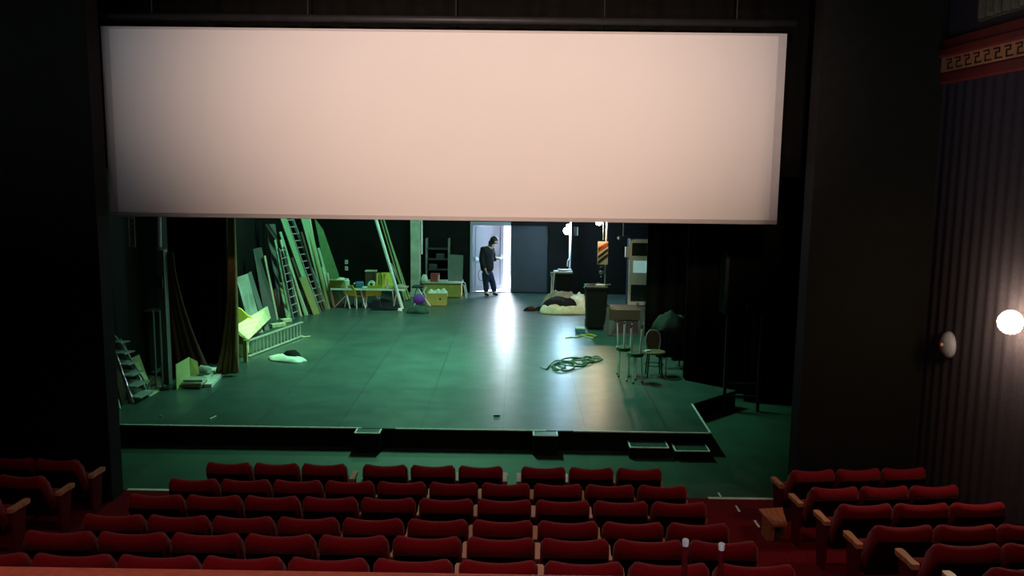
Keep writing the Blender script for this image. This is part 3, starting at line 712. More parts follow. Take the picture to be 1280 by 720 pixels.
for i, (u0, v0, u1, v1) in enumerate(((255, 481, 268, 465), (260, 484.5, 275, 469))):
    a, b_ = G(u0, v0), G(u1, v1); d = (b_-a).normalized(); s_ = Vector((d.y, -d.x, 0))*.06
    tag(MB().poly([a-s_, a+s_, b_+s_, b_-s_], (0, 0, .09-.03*i)).build('foam_block', 'white_cloth'), ['pale block lying on the floor nearer the stack of offcuts', 'pale block lying on the floor nearer the golden-brown curtain'][i], 'block', 'pale blocks by the curtain')
heap('paper_scrap', 'crumpled white paper scraps behind the stack of offcuts', 'paper', G(254, 468), .22, .12, .18, 'white_cloth', 9, n=14, sharp=2)
heap('dark_sheet', 'dark folded sheet between the pale blocks and the open box', 'cloth', G(250, 474), .26, .16, .14, 'dark_teal_cloth', 4, n=14)

# ================================================================== TABLE
ty = 22.75
z = P(460, 361, ty).z; x0, x1 = P(413, 361, ty).x, P(507, 361, ty).x
tb = thing('trestle_table', 'long folding trestle table with white edge at stage left', 'table', ((x0+x1)/2, ty+.3, 0))
MB().b2(x0, x1, ty+.01, ty+.65, z-.03, z).build('top', 'olive_wood', tb); MB().b2(x0, x1, ty, ty+.012, z-.045, z+.005).build('edge_strip', 'white_metal', tb)
def leg(pts, r=.016): MB().tube(pts, r, 8).build('leg', 'white_metal', tb)
zl2 = z-.04
leg([(P(431, 366, ty).x, ty+.1, zl2), zf(P(437.5, 388, ty), .01)]); leg([(P(438, 366, ty).x, ty+.5, zl2), (P(416, 388, ty).x, ty+.25, .01)])
leg([(P(450, 366, ty).x, ty+.1, zl2), (P(456, 386, ty).x, ty+.1, .01)]); leg([(P(426, 366, ty).x, ty+.55, zl2), (P(433, 386, ty).x, ty+.55, .01)])
leg([(P(496, 366, ty).x, ty+.1, zl2), (P(490, 388, ty).x, ty+.2, .01)]); leg([(P(488, 366, ty).x, ty+.5, zl2), (P(500, 386, ty).x, ty+.5, .01)])
def chair(label, x, y, rz, mt, k=1.):
    t = thing('plastic_chair', label, 'chair', (x, y, 0), 'yellow chairs around the table'); B = lambda: MB()
    rm = rotz(rz); T = lambda p: rm @ Vector((p[0], p[1], p[2]*k))+Vector((x, y, 0))
    q = MB(); q.poly([T(p) for p in ((-.2, -.2, .42), (.2, -.2, .42), (.22, .0, .40), (.2, .2, .44), (-.2, .2, .44), (-.22, 0, .40))], (0, 0, .025)); q.build('seat', mt, t)
    q = MB(); q.poly([T(p) for p in ((-.2, .2, .46), (.2, .2, .46), (.21, .26, .7), (.15, .29, .82), (-.15, .29, .82), (-.21, .26, .7))], rm @ Vector((0, .025, 0))); q.build('backrest', mt, t)
    for sx in (-1, 1):
        for sy in (-1, 1): MB().tube([T((sx*.16, sy*.16, .42)), T((sx*.21, sy*.21, .005))], .012, 7).build('leg', 'white_metal', t)
chair('yellow plastic chair pushed under the left half of the table', P(442, 380, ty).x, ty+.32, R(150), 'yellow_plastic', .76)
chair('yellow plastic chair pushed under the middle of the table', P(462, 380, ty).x, ty+.38, R(200), 'yellow_plastic', .76)
chair('yellow plastic chair standing behind the table, its back showing above it', P(476, 370, ty).x, ty+.95, R(10), 'yellow_plastic')
# things on the table
def on_table(u, dy=.2): return P(u, 358, ty+dy).x
xa_, xb_ = P(412, 355, ty+.1).x, P(430, 355, ty+.1).x
q = thing('cardboard_box', 'yellowish cardboard box at the left end of the table', 'box', ((xa_+xb_)/2, ty+.25, z))
q1 = MB(); q1.b2(xa_, xb_, ty+.08, ty+.11, z, z+.2).b2(xa_, xb_, ty+.37, ty+.4, z, z+.2).b2(xa_, xa_+.03, ty+.11, ty+.37, z, z+.2).b2(xb_-.03, xb_, ty+.11, ty+.37, z, z+.2).b2(xa_, xb_, ty+.08, ty+.4, z, z+.01); q1.build('body', 'cardboard', q)
q1 = MB(); q1.slab([(xa_, ty+.08, z+.2), (xb_, ty+.08, z+.2), (xb_, ty-.02, z+.22), (xa_, ty-.02, z+.22)], .01); q1.build('flap', 'card_pale', q)
heap('white_wrap', 'white crumpled wrapping sticking out of the box on the table', 'wrapping', (P(425, 350, ty).x, ty+.24, z+.13), .17, .12, .15, 'white_cloth', 11, n=14)
def jar(u, r, h, mt, label, name='jar', dy=.12):
    x = P(u, 358, ty+dy).x; q = thing(name, label, name.replace('_', ' '), (x, ty+dy, z))
    MB().lathe([(r*.9, z), (r, z+.01), (r, z+h*.8), (r*.7, z+h*.88)], (x, ty+dy, 0), 16).build('body', mt, q); MB().lathe([(r*.72, z+h*.87), (r*.72, z+h), (r*.6, z+h+.005)], (x, ty+dy, 0), 16).build('lid', 'white_metal', q)
jar(433.5, .075, .24, 'white_cloth', 'whitish jar standing right of the cardboard box on the table')
jar(443, .03, .13, 'dark_metal', 'small dark bottle with white cap on the table', 'bottle')
jar(484.5, .03, .24, 'white_metal', 'tall white bottle at the right part of the table', 'bottle')
x = on_table(449); tag(MB().box((x, ty+.25, z+.075), (.22, .2, .15), rotz(.2), bev=.03).build('blue_pouch', 'blue_box'), 'dull blue pouch lying in the middle of the table', 'pouch')
x = P(464.5, 353, ty+.15).x
q1 = MB(); q1.lathe([(.04, -.05), (.095, -.05), (.095, .05), (.04, .05), (.04, -.05)], (x, ty+.15, z+.1), 20, rot=Matrix.Rotation(R(90), 3, 'X')); tag(q1.build('tape_roll', 'white_metal'), 'white roll of tape standing on edge on the table', 'tape roll')
x = P(457, 357, ty+.1).x; tag(MB().box((x, ty+.12, z+.02), (.18, .14, .035), rotz(.1), bev=.005).build('paper_pack', 'white_cloth'), 'flat white pack lying left of the tape roll', 'paper pack')
xa_, xb_ = P(457, 345, ty+.45).x, P(470, 345, ty+.45).x; q = thing('crate', 'dark crate with pale rim at the back of the table', 'crate', ((xa_+xb_)/2, ty+.5, z))
MB().b2(xa_, xb_, ty+.4, ty+.6, z, z+.40).build('body', 'brown_wood', q); MB().b2(xa_-.01, xb_+.01, ty+.39, ty+.61, z+.40, z+.425).build('rim', 'pale_wood', q)
q = thing('yellow_folder', 'upright yellow folders standing right of the dark crate', 'folders', (P(476, 350, ty+.3).x, ty+.3, z))
for i, (u, a) in enumerate(((472.5, .06), (476, -.08), (480, .14))):
    x = P(u, 350, ty+.3).x; MB().box((x, ty+.3, z+.19), (.045, .26, .37), Matrix.Rotation(a, 3, 'Y')).build('folder', ['yellow_plastic', 'olive_wood', 'yellow_plastic'][i], q)
heap('rag', 'pale rag with dark tools at the right end of the table', 'rag', (P(500, 357, ty+.2).x, ty+.25, z), .2, .12, .10, 'taupe_cloth', 15, n=14)
# sockets on the back wall
for v, lb in ((327.5, 'white wall socket above its twin on the dark back wall'), (335.5, 'white wall socket below its twin on the dark back wall')):
    p = P(433, v, 25.93); q = thing('wall_socket', lb, 'socket', (p.x, DY, p.z-.06), 'sockets on the back wall'); MB().b2(p.x-.045, p.x+.045, DY-.03, DY, p.z-.06, p.z+.06, bev=.008).build('plate', 'white_metal', q)
    MB().b2(p.x-.012, p.x+.012, DY-.036, DY-.029, p.z-.015, p.z+.015).build('switch', 'dark_metal', q)
# poles leaning at the right end of the table
for i, (u0, v0, u1, v1, r, mt, lb) in enumerate(((503, 388, 470, 275, .042, 'white_metal', 'bright white pole leaning across the right end of the table'), (506, 385, 476, 275, .02, 'olive_wood', 'thin olive pole leaning next to the white pole'), (509, 384, 480, 276, .026, 'green_wood', 'pale green pole leaning, second to the right of the white pole'), (512, 383, 487, 300, .03, 'olive_wood', 'olive batten leaning, nearest the green column'), (508, 381, 489, 330, .03, 'pale_wood', 'short pale batten leaning between table and column'))):
    a = G(u0, v0 if i == 0 else 377.5-.8*i); top = P(u1, v1, a.y+.5 if i else a.y+.15)
    tag(MB().tube([a+up*r, ext(a, top, 1.15 if v1 < 280 else 1)], r, 8).build('pole', mt), lb, 'pole', 'poles leaning at the table end')
# column and conduit
cx_, cy_ = P(519, 330, 25.0).x, 25.0
q = thing('column', 'mottled green square column standing left of the back corner', 'column', (cx_, cy_, 0))
MB().b2(cx_-.135, cx_+.135, cy_, cy_+.25, 0, 6, bev=.01).build('shaft', 'pale_panel', q); MB().b2(cx_-.17, cx_+.17, cy_-.03, cy_+.28, 0, .12, bev=.01).build('base', 'pale_panel', q)
x = P(526.5, 300, 24.95).x
tag(MB().tube([(x, 25.1, P(526, 318, 25).z), (x, 25.1, 6)], .025, 8).build('conduit_pipe', 'white_metal'), 'thin white conduit pipe running up the right side of the green column', 'pipe')
# folding stool with purple bag, garments
c = G(528, 383); q = thing('folding_stool', 'white-legged folding stool beside the purple bag', 'stool', (c.x, c.y+.2, 0))
for (u0, u1, d) in ((521, 538, 0), (533, 518, .1), (527, 537, .3)): MB().tube([P(u0, 359, c.y+d)+up*.0, zf(P(u1, 384, c.y+d), .01)], .018, 8).build('leg', 'white_metal', q)
p0, p1 = P(515, 359, c.y), P(529, 358, c.y); MB().b2(p0.x, p1.x, c.y-.03, c.y+.34, p0.z-.02, p0.z+.02).build('seat', 'green_tarp', q)
c = P(524, 380.5, 23.0); z0 = P(524, 381, 23.0).z
bag = thing('bag', 'purple bag hanging in front of the white-legged stool', 'bag', (c.x, 22.98, z0))
q1 = MB(); q1.ball((c.x, 22.98, P(524, 374, 23).z), .155, (1.05, .6, .9)); q1.build('body', 'purple', bag, smooth=True)
q1 = MB(); q1.tube([P(518, 370, 22.97), P(521, 360, 22.98), P(526, 359, 22.98), P(529, 369, 22.97)], .012, 6); q1.build('strap', 'dark_metal', bag)
heap('garment', 'dark green garment heap on the floor in front of the purple bag', 'garment', G(522, 391), .30, .16, .22, 'dark_teal_cloth', 21, n=18)
heap('glove', 'small white rag on the floor at the foot of the white pole', 'rag', G(500, 389.5), .07, .06, .12, 'white_cloth', 22, n=10)
heap('garment', 'black garment lying under the right end of the table', 'garment', G(485, 387), .30, .14, .13, 'black_cloth', 23, n=14)
tag(MB().box(Vector((P(471, 380, ty).x, ty-.05, .14)), (.22, .16, .28), bev=.02).build('waste_bin', 'navy_cloth'), 'dark square waste bin under the middle of the table', 'bin')
# box of white crockery
c = G(545.5, 382.5); w_ = .27
q = thing('cardboard_box', 'yellow-green cardboard box holding white bundles, in front of the low chest', 'box', (c.x, c.y+.2, 0))
q1 = MB(); q1.b2(c.x-w_, c.x+w_, c.y, c.y+.02, 0, .34).b2(c.x-w_, c.x+w_, c.y+.38, c.y+.4, 0, .34).b2(c.x-w_, c.x-w_+.02, c.y+.02, c.y+.38, 0, .34).b2(c.x+w_-.02, c.x+w_, c.y+.02, c.y+.38, 0, .34).b2(c.x-w_, c.x+w_, c.y, c.y+.4, 0, .01); q1.build('body', 'cardboard', q)
q1 = MB(); q1.ball((c.x+.10, c.y+.0, .19), .03, (1, .3, 1)); q1.build('hand_hole', 'rubber', q)
for (dx, dyy, s_, lb) in ((-.15, .14, 41, 'white bundle at the left in the cardboard box'), (.02, .2, 42, 'white bundle in the middle of the cardboard box'), (.17, .2, 43, 'round white bundle at the right in the cardboard box')):
    heap('bundle', lb, 'bundle', (c.x+dx, c.y+dyy, .27), .12, .13, .19, 'white_cloth', s_, n=12)
# low chest
x0, x1 = P(528, 362, 24.9).x, P(576.5, 362, 24.9).x; zt = P(550, 353, 24.9).z
q = thing('low_chest', 'long low green-fronted chest against the back wall left of the door', 'chest', ((x0+x1)/2, 25.2, 0))
MB().b2(x0, x1, 24.9, 25.5, .02, zt-.03).build('body', 'cardboard', q); MB().b2(x0-.03, x1+.03, 24.87, 25.52, zt-.03, zt).build('top', 'pale_panel', q)
xr = x1+.08
q1 = MB(); q1.tube([(x1+.02, 24.9, zt-.05), (xr, 24.9, zt-.08), (xr+.06, 24.9, .01)], .014, 7); q1.build('leg', 'white_metal', q)
q1 = MB(); q1.tube([(x1+.02, 25.4, zt-.05), (xr, 25.4, zt-.08), (xr+.06, 25.4, .01)], .014, 7); q1.build('leg', 'white_metal', q)
xa_, xb_ = P(538, 345, 25.0).x, P(549, 345, 25.0).x
q = thing('red_box', 'small dull red box on the left part of the low chest', 'box', ((xa_+xb_)/2, 25.05, zt))
MB().b2(xa_, xb_, 24.98, 25.15, zt, zt+.24, bev=.01).build('body', 'red_box', q); MB().b2(xb_-.035, xb_+.004, 24.974, 25.154, zt+.01, zt+.2).build('spine', 'pale_panel', q)
heap('rag', 'white rag lying on the left end of the low chest', 'rag', (P(530.5, 350, 25).x, 25.0, zt), .10, .1, .26, 'white_cloth', 31, n=12)
slab_thing('flat_panel', 'plain grey board leaning on the right end of the low chest', 'panel', [(P(560, 349, 25.2).x, 25.2, zt), (P(578, 349, 25.2).x, 25.2, zt), P(579, 319, 25.5), P(561, 318, 25.5)], .03, 'grey_panel')
q = thing('shelf_unit', 'dark open shelf unit with grey posts behind the low chest', 'shelf', (P(547, 340, 25.6).x, 25.65, 0))
xa_, xb_ = P(533, 320, 25.6).x, P(561, 320, 25.6).x; ztop = P(533, 298, 25.6).z
for x in (xa_, xb_):
    for y in (25.58, 25.88): MB().b2(x-.022, x+.022, y-.02, y+.02, 0, ztop).build('post', 'grey_metal', q)
for v in (311, 324, 337): 
    zz = P(545, v, 25.6).z; MB().b2(xa_+.02, xb_-.02, 25.56, 25.9, zz-.02, zz+.01).build('shelf', 'door_dark', q)
for v0, u, lb in ((314, 550, 'small dark box on the middle shelf of the shelf unit'), (327, 541, 'small dark box on the lower shelf of the shelf unit')):
    zz = P(545, v0+10, 25.6).z; x = P(u, v0, 25.6).x; tag(MB().b2(x-.12, x+.12, 25.62, 25.82, zz+.01, zz+.16, bev=.01).build('storage_box', 'door_dark'), lb, 'box')

# ============================================================ RIGHT OF DOOR
# work light on a post
wx, wy = P(711.5, 300, 25.05).x, 25.05; wz = P(710, 288, 25.05).z
q = thing('work_light', 'glaring blue-white work light on a white post right of the doors', 'lamp', (wx, wy, 0))
MB().tube([(wx+.03, wy, .02), (wx+.03, wy, 3.4)], .032, 10).build('post', 'white_metal', q)
MB().lathe([(.2, 0), (.2, .02), (.05, .04), (.04, .08)], (wx+.03, wy, 0), 18).build('base', 'dark_metal', q)
MB().lathe([(.06, wz-.10), (.105, wz-.05), (.115, wz+.02), (.08, wz+.08), (.03, wz+.09)], (wx-.06, wy-.06, 0), 14).build('bulb', 'bulb_blue', q, smooth=True)
MB().lathe([(.03, wz+.09), (.035, wz+.10), (.035, wz+.17), (.02, wz+.19)], (wx-.06, wy-.06, 0), 12).build('socket', 'white_metal', q)
MB().tube([(wx-.06, wy-.06, wz+.18), (wx+.03, wy, wz+.2)], .01, 6).build('bracket', 'white_metal', q)
MB().tube([P(712, 322, wy-.03), P(709.5, 326, wy-.05), P(709, 333, wy-.06)], .012, 6).build('cord', 'white_metal', q)
p = P(720, 289, 25.9); q = thing('switch_box', 'small grey switch box on the wall right of the work light', 'switch', (p.x, DY, p.z-.12))
MB().b2(p.x-.07, p.x+.06, DY-.07, DY, p.z-.13, p.z+.13, bev=.01).build('case', 'door_dark', q); MB().b2(p.x+.03, p.x+.062, DY-.08, DY-.069, p.z-.12, p.z+.12).build('edge', 'white_metal', q)
# dark trolley with gear
x0, x1 = P(692, 340, 24.4).x, P(716, 340, 24.4).x; zt = P(703, 341.5, 24.4).z
q = thing('equipment_trolley', 'dark equipment trolley with pale legs below the work light', 'trolley', ((x0+x1)/2, 24.6, 0))
MB().b2(x0, x1, 24.4, 24.85, zt-.04, zt).build('top', 'dark_metal', q); MB().b2(x0+.08, x1, 24.43, 24.82, .12, zt-.04).build('body', 'bin_black', q)
for (u0, v0, u1) in ((690, 345, 688.5), (693, 341, 690)): MB().tube([P(u0, v0, 24.38), zf(P(u1, 367, 24.38), .02)], .018, 7).build('leg', 'white_metal', q)
p = P(690, 343, 24.38); MB().box((p.x, 24.42, p.z), (.09, .08, .12), bev=.01).build('handle', 'grey_metal', q)
for (x, lb, dx) in ((P(698, 338, 24.5).x, 'white pack at the left on the equipment trolley', .13), (P(707, 338, 24.5).x, 'white pack in the middle on the equipment trolley', .1), (P(713, 338, 24.5).x, 'white pack at the right on the equipment trolley', .06)):
    tag(MB().b2(x-dx, x+dx, 24.44, 24.64, zt, zt+.05, bev=.008).build('paper_pack', 'white_metal'), lb, 'paper pack', 'white packs on the trolley')
x = P(706, 335, 24.5).x; tag(MB().box((x, 24.55, zt+.075), (.38, .16, .045), rotz(.05), bev=.008).build('control_box', 'alu'), 'long pale control box lying on the white packs of the trolley', 'box')
# warm lamp on a pole with the hazard board
hy = 22.6; hx = P(757.5, 315, hy).x; hz = P(748.5, 277.5, hy-.1).z
q = thing('lamp_post', 'steel pole carrying a small warm lamp behind the wheelie bin', 'lamp', (hx, hy, 0))
MB().tube([(hx, hy, .02), (hx, hy, 3.6)], .026, 10).build('pole', 'alu', q); MB().lathe([(.22, 0), (.22, .03), (.05, .05), (.04, .12)], (hx, hy, 0), 18).build('base', 'dark_metal', q)
lx2 = P(748.5, 277, hy-.1).x
MB().ball((lx2, hy-.1, hz), .085).build('bulb', 'bulb_warm', q, smooth=True)
MB().tube([(lx2, hy-.1, hz+.05), (lx2, hy-.08, hz+.16), (hx, hy, hz+.2)], .014, 7).build('bracket', 'dark_metal', q)
MB().tube([P(754, 270, hy-.03), P(754, 300, hy-.03)], .012, 6).build('cord', 'grey_metal', q)
x0, x1 = P(747, 315, hy-.06).x, P(760, 315, hy-.06).x; za, zb = P(753, 330.5, hy-.06).z, P(753, 302, hy-.06).z
q = thing('hazard_board', 'red, cream and black diagonally striped hazard board fixed to the steel pole', 'sign', ((x0+x1)/2, hy-.05, za))
MB().b2(x0, x1, hy-.07, hy-.05, za, zb).build('board', 'hazard_white', q)
H = zb-za; W_ = x1-x0; yy = hy-.072
def stripe(zl_, zr_, th, mt, nm):
    pts = [(x0+.01, zl_), (x1-.01, zr_), (x1-.01, zr_+th), (x0+.01, zl_+th)]
    pts = [(x, min(max(zv, za+.01), zb-.01)) for x, zv in pts]
    MB().poly([(x, yy, zv) for x, zv in pts], (0, -.003, 0)).build(nm, mt, q)
stripe(zb-.20*H-.12, zb-.05*H+.02, .085, 'hazard_red', 'red_stripe'); stripe(za+.55*H, za+.55*H+.17, .07, 'hazard_red', 'red_stripe')
stripe(za+.02*H, za+.02*H+.20, .075, 'hazard_black', 'black_stripe'); stripe(za+.26*H, za+.26*H+.20, .065, 'hazard_black', 'black_stripe')
q = thing('pulley_tackle', 'pulley and chain tackle hanging under the striped hazard board', 'pulley', P(752, 357, hy-.1))
for v, r in ((335, .045), (341, .06), (347, .04)):
    p = P(752, v, hy-.1); MB().lathe([(r*.5, -.03), (r, -.02), (r, .02), (r*.5, .03)], p, 14, rot=Matrix.Rotation(R(90), 3, 'X')).build('pulley_wheel', 'grey_metal' if v == 341 else 'dark_metal', q)
MB().tube([P(752, 331, hy-.1), P(752.5, 344, hy-.12), P(751.5, 357, hy-.1)], .012, 6).build('chain', 'dark_metal', q)
# wheelie bin
c = G(745, 413.5); bx, by = c.x, c.y+.28
q = thing('wheelie_bin', 'tall black wheelie bin in front of the striped hazard board', 'bin', (bx, by, 0))
q1 = MB(); q1._hex([(bx-.20, by-.22, .06), (bx-.24, by-.30, .98), (bx-.20, by+.20, .06), (bx-.24, by+.28, .98)][0:0] or [Vector(v) for v in ((bx-.21, by-.22, .05), (bx-.25, by-.28, .96), (bx-.21, by+.22, .05), (bx-.25, by+.28, .96), (bx+.21, by-.22, .05), (bx+.25, by-.28, .96), (bx+.21, by+.22, .05), (bx+.25, by+.28, .96))], bev=.02)
q1.build('body', 'bin_black', q)
MB().b2(bx-.27, bx+.27, by-.31, by+.32, .96, 1.03, bev=.02).build('lid', 'bin_black', q)
for sx in (-.2, .2): MB().lathe([(.06, -.025), (.1, -.02), (.1, .02), (.06, .025)], (bx+sx, by+.24, .1), 16, rot=Matrix.Rotation(R(90), 3, 'Y')).build('wheel', 'rubber', q)
MB().tube([(bx-.22, by+.34, 1.0), (bx+.22, by+.34, 1.0)], .016, 8).build('handle', 'bin_black', q)
p = P(750, 360, by); tag(MB().box((p.x, by-.1, 1.05), (.2, .12, .04), rotz(.1)).build('white_packet', 'white_metal'), 'white packet lying on the lid of the wheelie bin', 'packet')
tag(MB().tube([(bx-.3, by-.2, 1.0), (bx-.24, by-.15, 1.07), (bx-.1, by-.1, 1.06), (bx+.05, by+.05, 1.07), (bx+.2, by-.12, 1.055), (bx+.33, by-.1, 1.07)], .018, 8).build('hose', 'grey_metal'), 'grey hose lying across the lid of the wheelie bin', 'hose')
# dust sheets and clothes heap
c = G(707, 391)
heap('dust_sheet', 'cream crumpled sheet at the front of the cloth heap by the bin', 'cloth', c+Vector((.0, -.05, 0)), .62, .28, .26, 'cream_cloth', 51, n=34)
heap('dust_sheet', 'white sheet on the right of the cloth heap against the bin', 'cloth', c+Vector((.36, .42, .0)), .36, .34, .50, 'white_cloth', 52, n=30)
heap('coat', 'black coat lying on top of the cloth heap', 'coat', c+Vector((-.14, .20, .14)), .46, .24, .30, 'black_cloth', 53, n=26)
heap('blanket', 'brownish blanket behind the black coat in the cloth heap', 'blanket', c+Vector((-.10, .62, 0)), .55, .3, .50, 'taupe_cloth', 54, n=28)
heap('dust_sheet', 'pale greenish sheet at the left tip of the cloth heap', 'cloth', c+Vector((-.52, .0, 0)), .16, .2, .20, 'white_cloth', 55, n=16)
def shoe(label, u, v, rz, mt):
    c = G(u, v); b = MB(); n = 10; rings = []
    for i in range(n+1):
        t_ = i/n; w2 = .045*(math.sin(math.pi*min(1, .12+t_*.8)))+.004; h2 = .095*(1-t_)**.7+.035*(1-abs(2*t_-1)**3)+.012
        rings.append([Vector((-.14+.28*t_, w2*math.cos(a), .004+h2*(.5+.5*math.sin(a)))) for a in [2*math.pi*k/10 for k in range(10)]])
    rv = [[b.bm.verts.new(rotz(rz) @ p+c) for p in r_] for r_ in rings]
    for A, B in zip(rv, rv[1:]):
        for k in range(10): b._f([A[k], A[(k+1) % 10], B[(k+1) % 10], B[k]])
    b._f(rv[0]); b._f(rv[-1]); tag(b.build('shoe', mt, smooth=True), label, 'shoe', 'shoes left of the cloth heap')
shoe('dark shoe lying leftmost on the floor beside the cloth heap', 660.5, 388.5, R(200), 'black_cloth')
shoe('reddish dark shoe between the leftmost shoe and the cloth heap', 666.5, 388.5, R(20), 'red_drape')
shoe('dark shoe lying nearest the left tip of the cloth heap', 673, 388, R(160), 'navy_cloth')
c = G(726, 416.5); q = thing('small_case', 'small blue case with pale lid at the foot of the wheelie bin', 'case', (c.x, c.y+.1, 0))
MB().b2(c.x-.12, c.x+.10, c.y, c.y+.24, .004, .09, bev=.01).build('body', 'blue_box', q); MB().b2(c.x-.125, c.x+.105, c.y-.005, c.y+.245, .09, .115, bev=.008).build('lid', 'pale_panel', q)
cp = [G(u, v)+up*.012 for u, v in ((707, 423.3), (714, 422), (720, 422.6), (728, 420), (737, 418.5), (746, 420.5), (741, 423), (732, 421.5), (726, 418.5))]
tag(MB().tube(cp, .012, 7).build('cord', 'cable_yellow'), 'short yellow cord lying in front of the wheelie bin', 'cord')
# white cabinet
fy = 23.9; x0 = P(785, 370, fy).x; x1 = x0+.72; zt = P(790, 299, fy).z
q = thing('display_cabinet', 'tall white-framed cabinet with a glowing pane, half hidden by a black drape', 'cabinet', ((x0+x1)/2, fy+.25, 0))
def fz(v): return P(795, v, fy).z
q1 = MB(); q1.b2(x0, x0+.07, fy, fy+.05, .02, zt).b2(x1-.07, x1, fy, fy+.05, .02, zt).b2(x0+.07, x1-.07, fy, fy+.05, zt-.10, zt).b2(x0+.07, x1-.07, fy, fy+.05, .02, .12); q1.build('frame', 'cabinet_white', q)
MB().b2(x0, x1, fy+.05, fy+.5, 0, zt).build('body', 'dark_metal', q)
MB().b2(x0+.07, x1-.07, fy+.02, fy+.045, fz(320), zt-.10).build('upper_glass', 'cabinet_glass', q)
mq = MB().b2(x0+.07, x1-.07, fy+.01, fy+.045, fz(356), fz(320)).build('middle_panel', 'cabinet_white', q)
MB().b2(x0+.12, x1-.12, fy+.002, fy+.012, fz(341), fz(326)).build('glowing_pane', 'cyan_glow', mq)
MB().b2(x0+.07, x1-.07, fy+.02, fy+.045, .12, fz(356)).build('lower_glass', 'cabinet_glass', q)
MB().b2(x0-.11, x0-.003, fy-.01, fy+.12, fz(322), fz(309), bev=.008).build('switch_box', 'pale_panel', q)
p = P(774, 297.5, 23.7); q = thing('spot_lamp', 'small unlit tube-shaped spotlight hanging left of the white cabinet', 'lamp', p)
q1 = MB(); q1.tube([p, p+Vector((.04, 0, 0)), p+Vector((.30, .05, .03))], [.055, .05, .035], 10); q1.build('barrel', 'dark_metal', q); q1 = MB(); q1.ball(p-Vector((.01, 0, 0)), .045); q1.build('lens', 'pale_panel', q, smooth=True)
MB().tube([p+Vector((.1, 0, .03)), p+Vector((.1, 0, 1.5))], .012, 6).build('hanger', 'grey_metal', q)
# wooden trolley
c = G(780, 424); y0 = G(790, 424).y+.3
xa_, xb_ = P(762, 390, y0).x, P(800, 390, y0).x; za, zb = P(780, 400, y0).z, P(780, 387.5, y0).z
q = thing('wooden_trolley', 'low brown wooden trolley with grey panel between bin and stacked stools', 'trolley', ((xa_+xb_)/2, y0+.3, 0))
MB().b2(xa_, xb_, y0, y0+.05, za, zb).build('apron_board', 'brown_wood', q)
MB().b2(xa_, xb_, y0+.05, y0+.75, zb-.04, zb).build('top', 'brown_wood', q)
for x in (xa_-.06, xb_+.01):
    for yy_ in (y0-.01, y0+.68): MB().b2(x, x+.055, yy_, yy_+.055, .0, zb+.05).build('post', 'grey_panel', q)
MB().slab([(xa_, y0+.15, .03), (xb_, y0+.15, .03), (xb_, y0+.25, za), (xa_, y0+.25, za)], .02).build('side_panel', 'grey_panel', q)
# bar stools, two upright and two upturned on them
def stool(label, x, y, z0, flip, rz, h=.52, sp=.135):
    t = thing('stool', label, 'stool', (x, y, z0), 'stacked stools')
    f = (lambda zz: z0+(h-zz)) if flip else (lambda zz: z0+zz)
    rm = rotz(rz)
    q = MB(); zz = sorted((f(h-.035), f(h))); q.lathe([(.13, zz[0]), (.15, zz[0]+.008), (.15, zz[1]-.008), (.13, zz[1])], (x, y, 0), 20); q.build('seat', 'stool_green', t)
    for k in range(4):
        a = k*math.pi/2+.5; d = rm @ Vector((math.cos(a), math.sin(a), 0)); p0 = Vector((x, y, f(h-.04)))+d*.11; p1 = Vector((x, y, f(.025)))+d*sp
        lg = MB().tube([p0, p1], .013, 8).build('leg', 'white_metal', t)
        e = p1+(p1-p0).normalized()*.022; MB().tube([p1-(p1-p0).normalized()*.01, e], .016, 8).build('rubber_foot', 'rubber', lg)
s1 = G(779, 470); s2 = G(793, 478)
stool('upright metal stool at the back left, carrying an upturned stool', s1.x, s1.y, 0, False, .3); stool('upright metal stool nearest the stage front in the stool stack', s2.x, s2.y, 0, False, .8)
stool('upturned stool on top, legs in the air, left of its twin', s1.x, s1.y, .52, True, .9); stool('upturned stool on top, legs in the air, right of its twin', s2.x+.01, s2.y, .52, True, .1)
# bentwood chair
c = G(817, 470); bx, by = c.x, c.y
q = thing('bentwood_chair', 'dark round-backed chair with brown seat beside the stacked stools', 'chair', (bx, by, 0))
MB().lathe([(.17, .43), (.2, .44), (.2, .465), (.18, .475)], (bx, by, 0), 24).build('seat', 'chair_brown', q)
for a in (.8, 2.35, 3.9, 5.5): MB().tube([(bx+.15*math.cos(a), by+.15*math.sin(a), .44), (bx+.19*math.cos(a), by+.19*math.sin(a), .005)], .014, 8).build('leg', 'dark_metal', q)
bb = [(bx-.11, by+.17, .46), (bx-.14, by+.2, .62), (bx-.12, by+.22, .75), (bx-.06, by+.23, .82), (bx+.06, by+.23, .82), (bx+.12, by+.22, .75), (bx+.14, by+.2, .62), (bx+.11, by+.17, .46)]
MB().tube(bb, .014, 8).build('back_frame', 'grey_metal', q); MB().poly([(x, y+.005, z_) for x, y, z_ in bb], (0, .02, 0)).build('backrest', 'brown_wood', q)
MB().tube([Vector((bx, by, .22))+Vector((math.cos(2*math.pi*k/16), math.sin(2*math.pi*k/16), 0))*.17 for k in range(16)], .009, 6, closed=True).build('foot_ring', 'dark_metal', q)
tag(MB().box((bx-.13, by-.05, .487), (.09, .07, .022), rotz(.3), bev=.005).build('paper_scrap', 'white_metal'), 'small white scrap lying on the seat of the round-backed chair', 'paper')
c = G(841, 473); tag(MB().lathe([(.17, .0), (.17, .012), (.05, .03), (.02, .035)], (c.x, c.y, 0), 20).build('stand_base', 'rubber'), 'round black base plate on the floor right of the round-backed chair', 'base')
q = thing('metal_frame_stand', 'thin bent metal frame standing right of the round-backed chair', 'stand', G(826, 471))
g = G(826, 471)
for dx in (0, .09): MB().tube([(g.x+dx, g.y, .01), (g.x+dx, g.y, .30), (g.x+dx+.02, g.y+.03, .34)], .009, 6).build('leg', 'grey_metal', q)
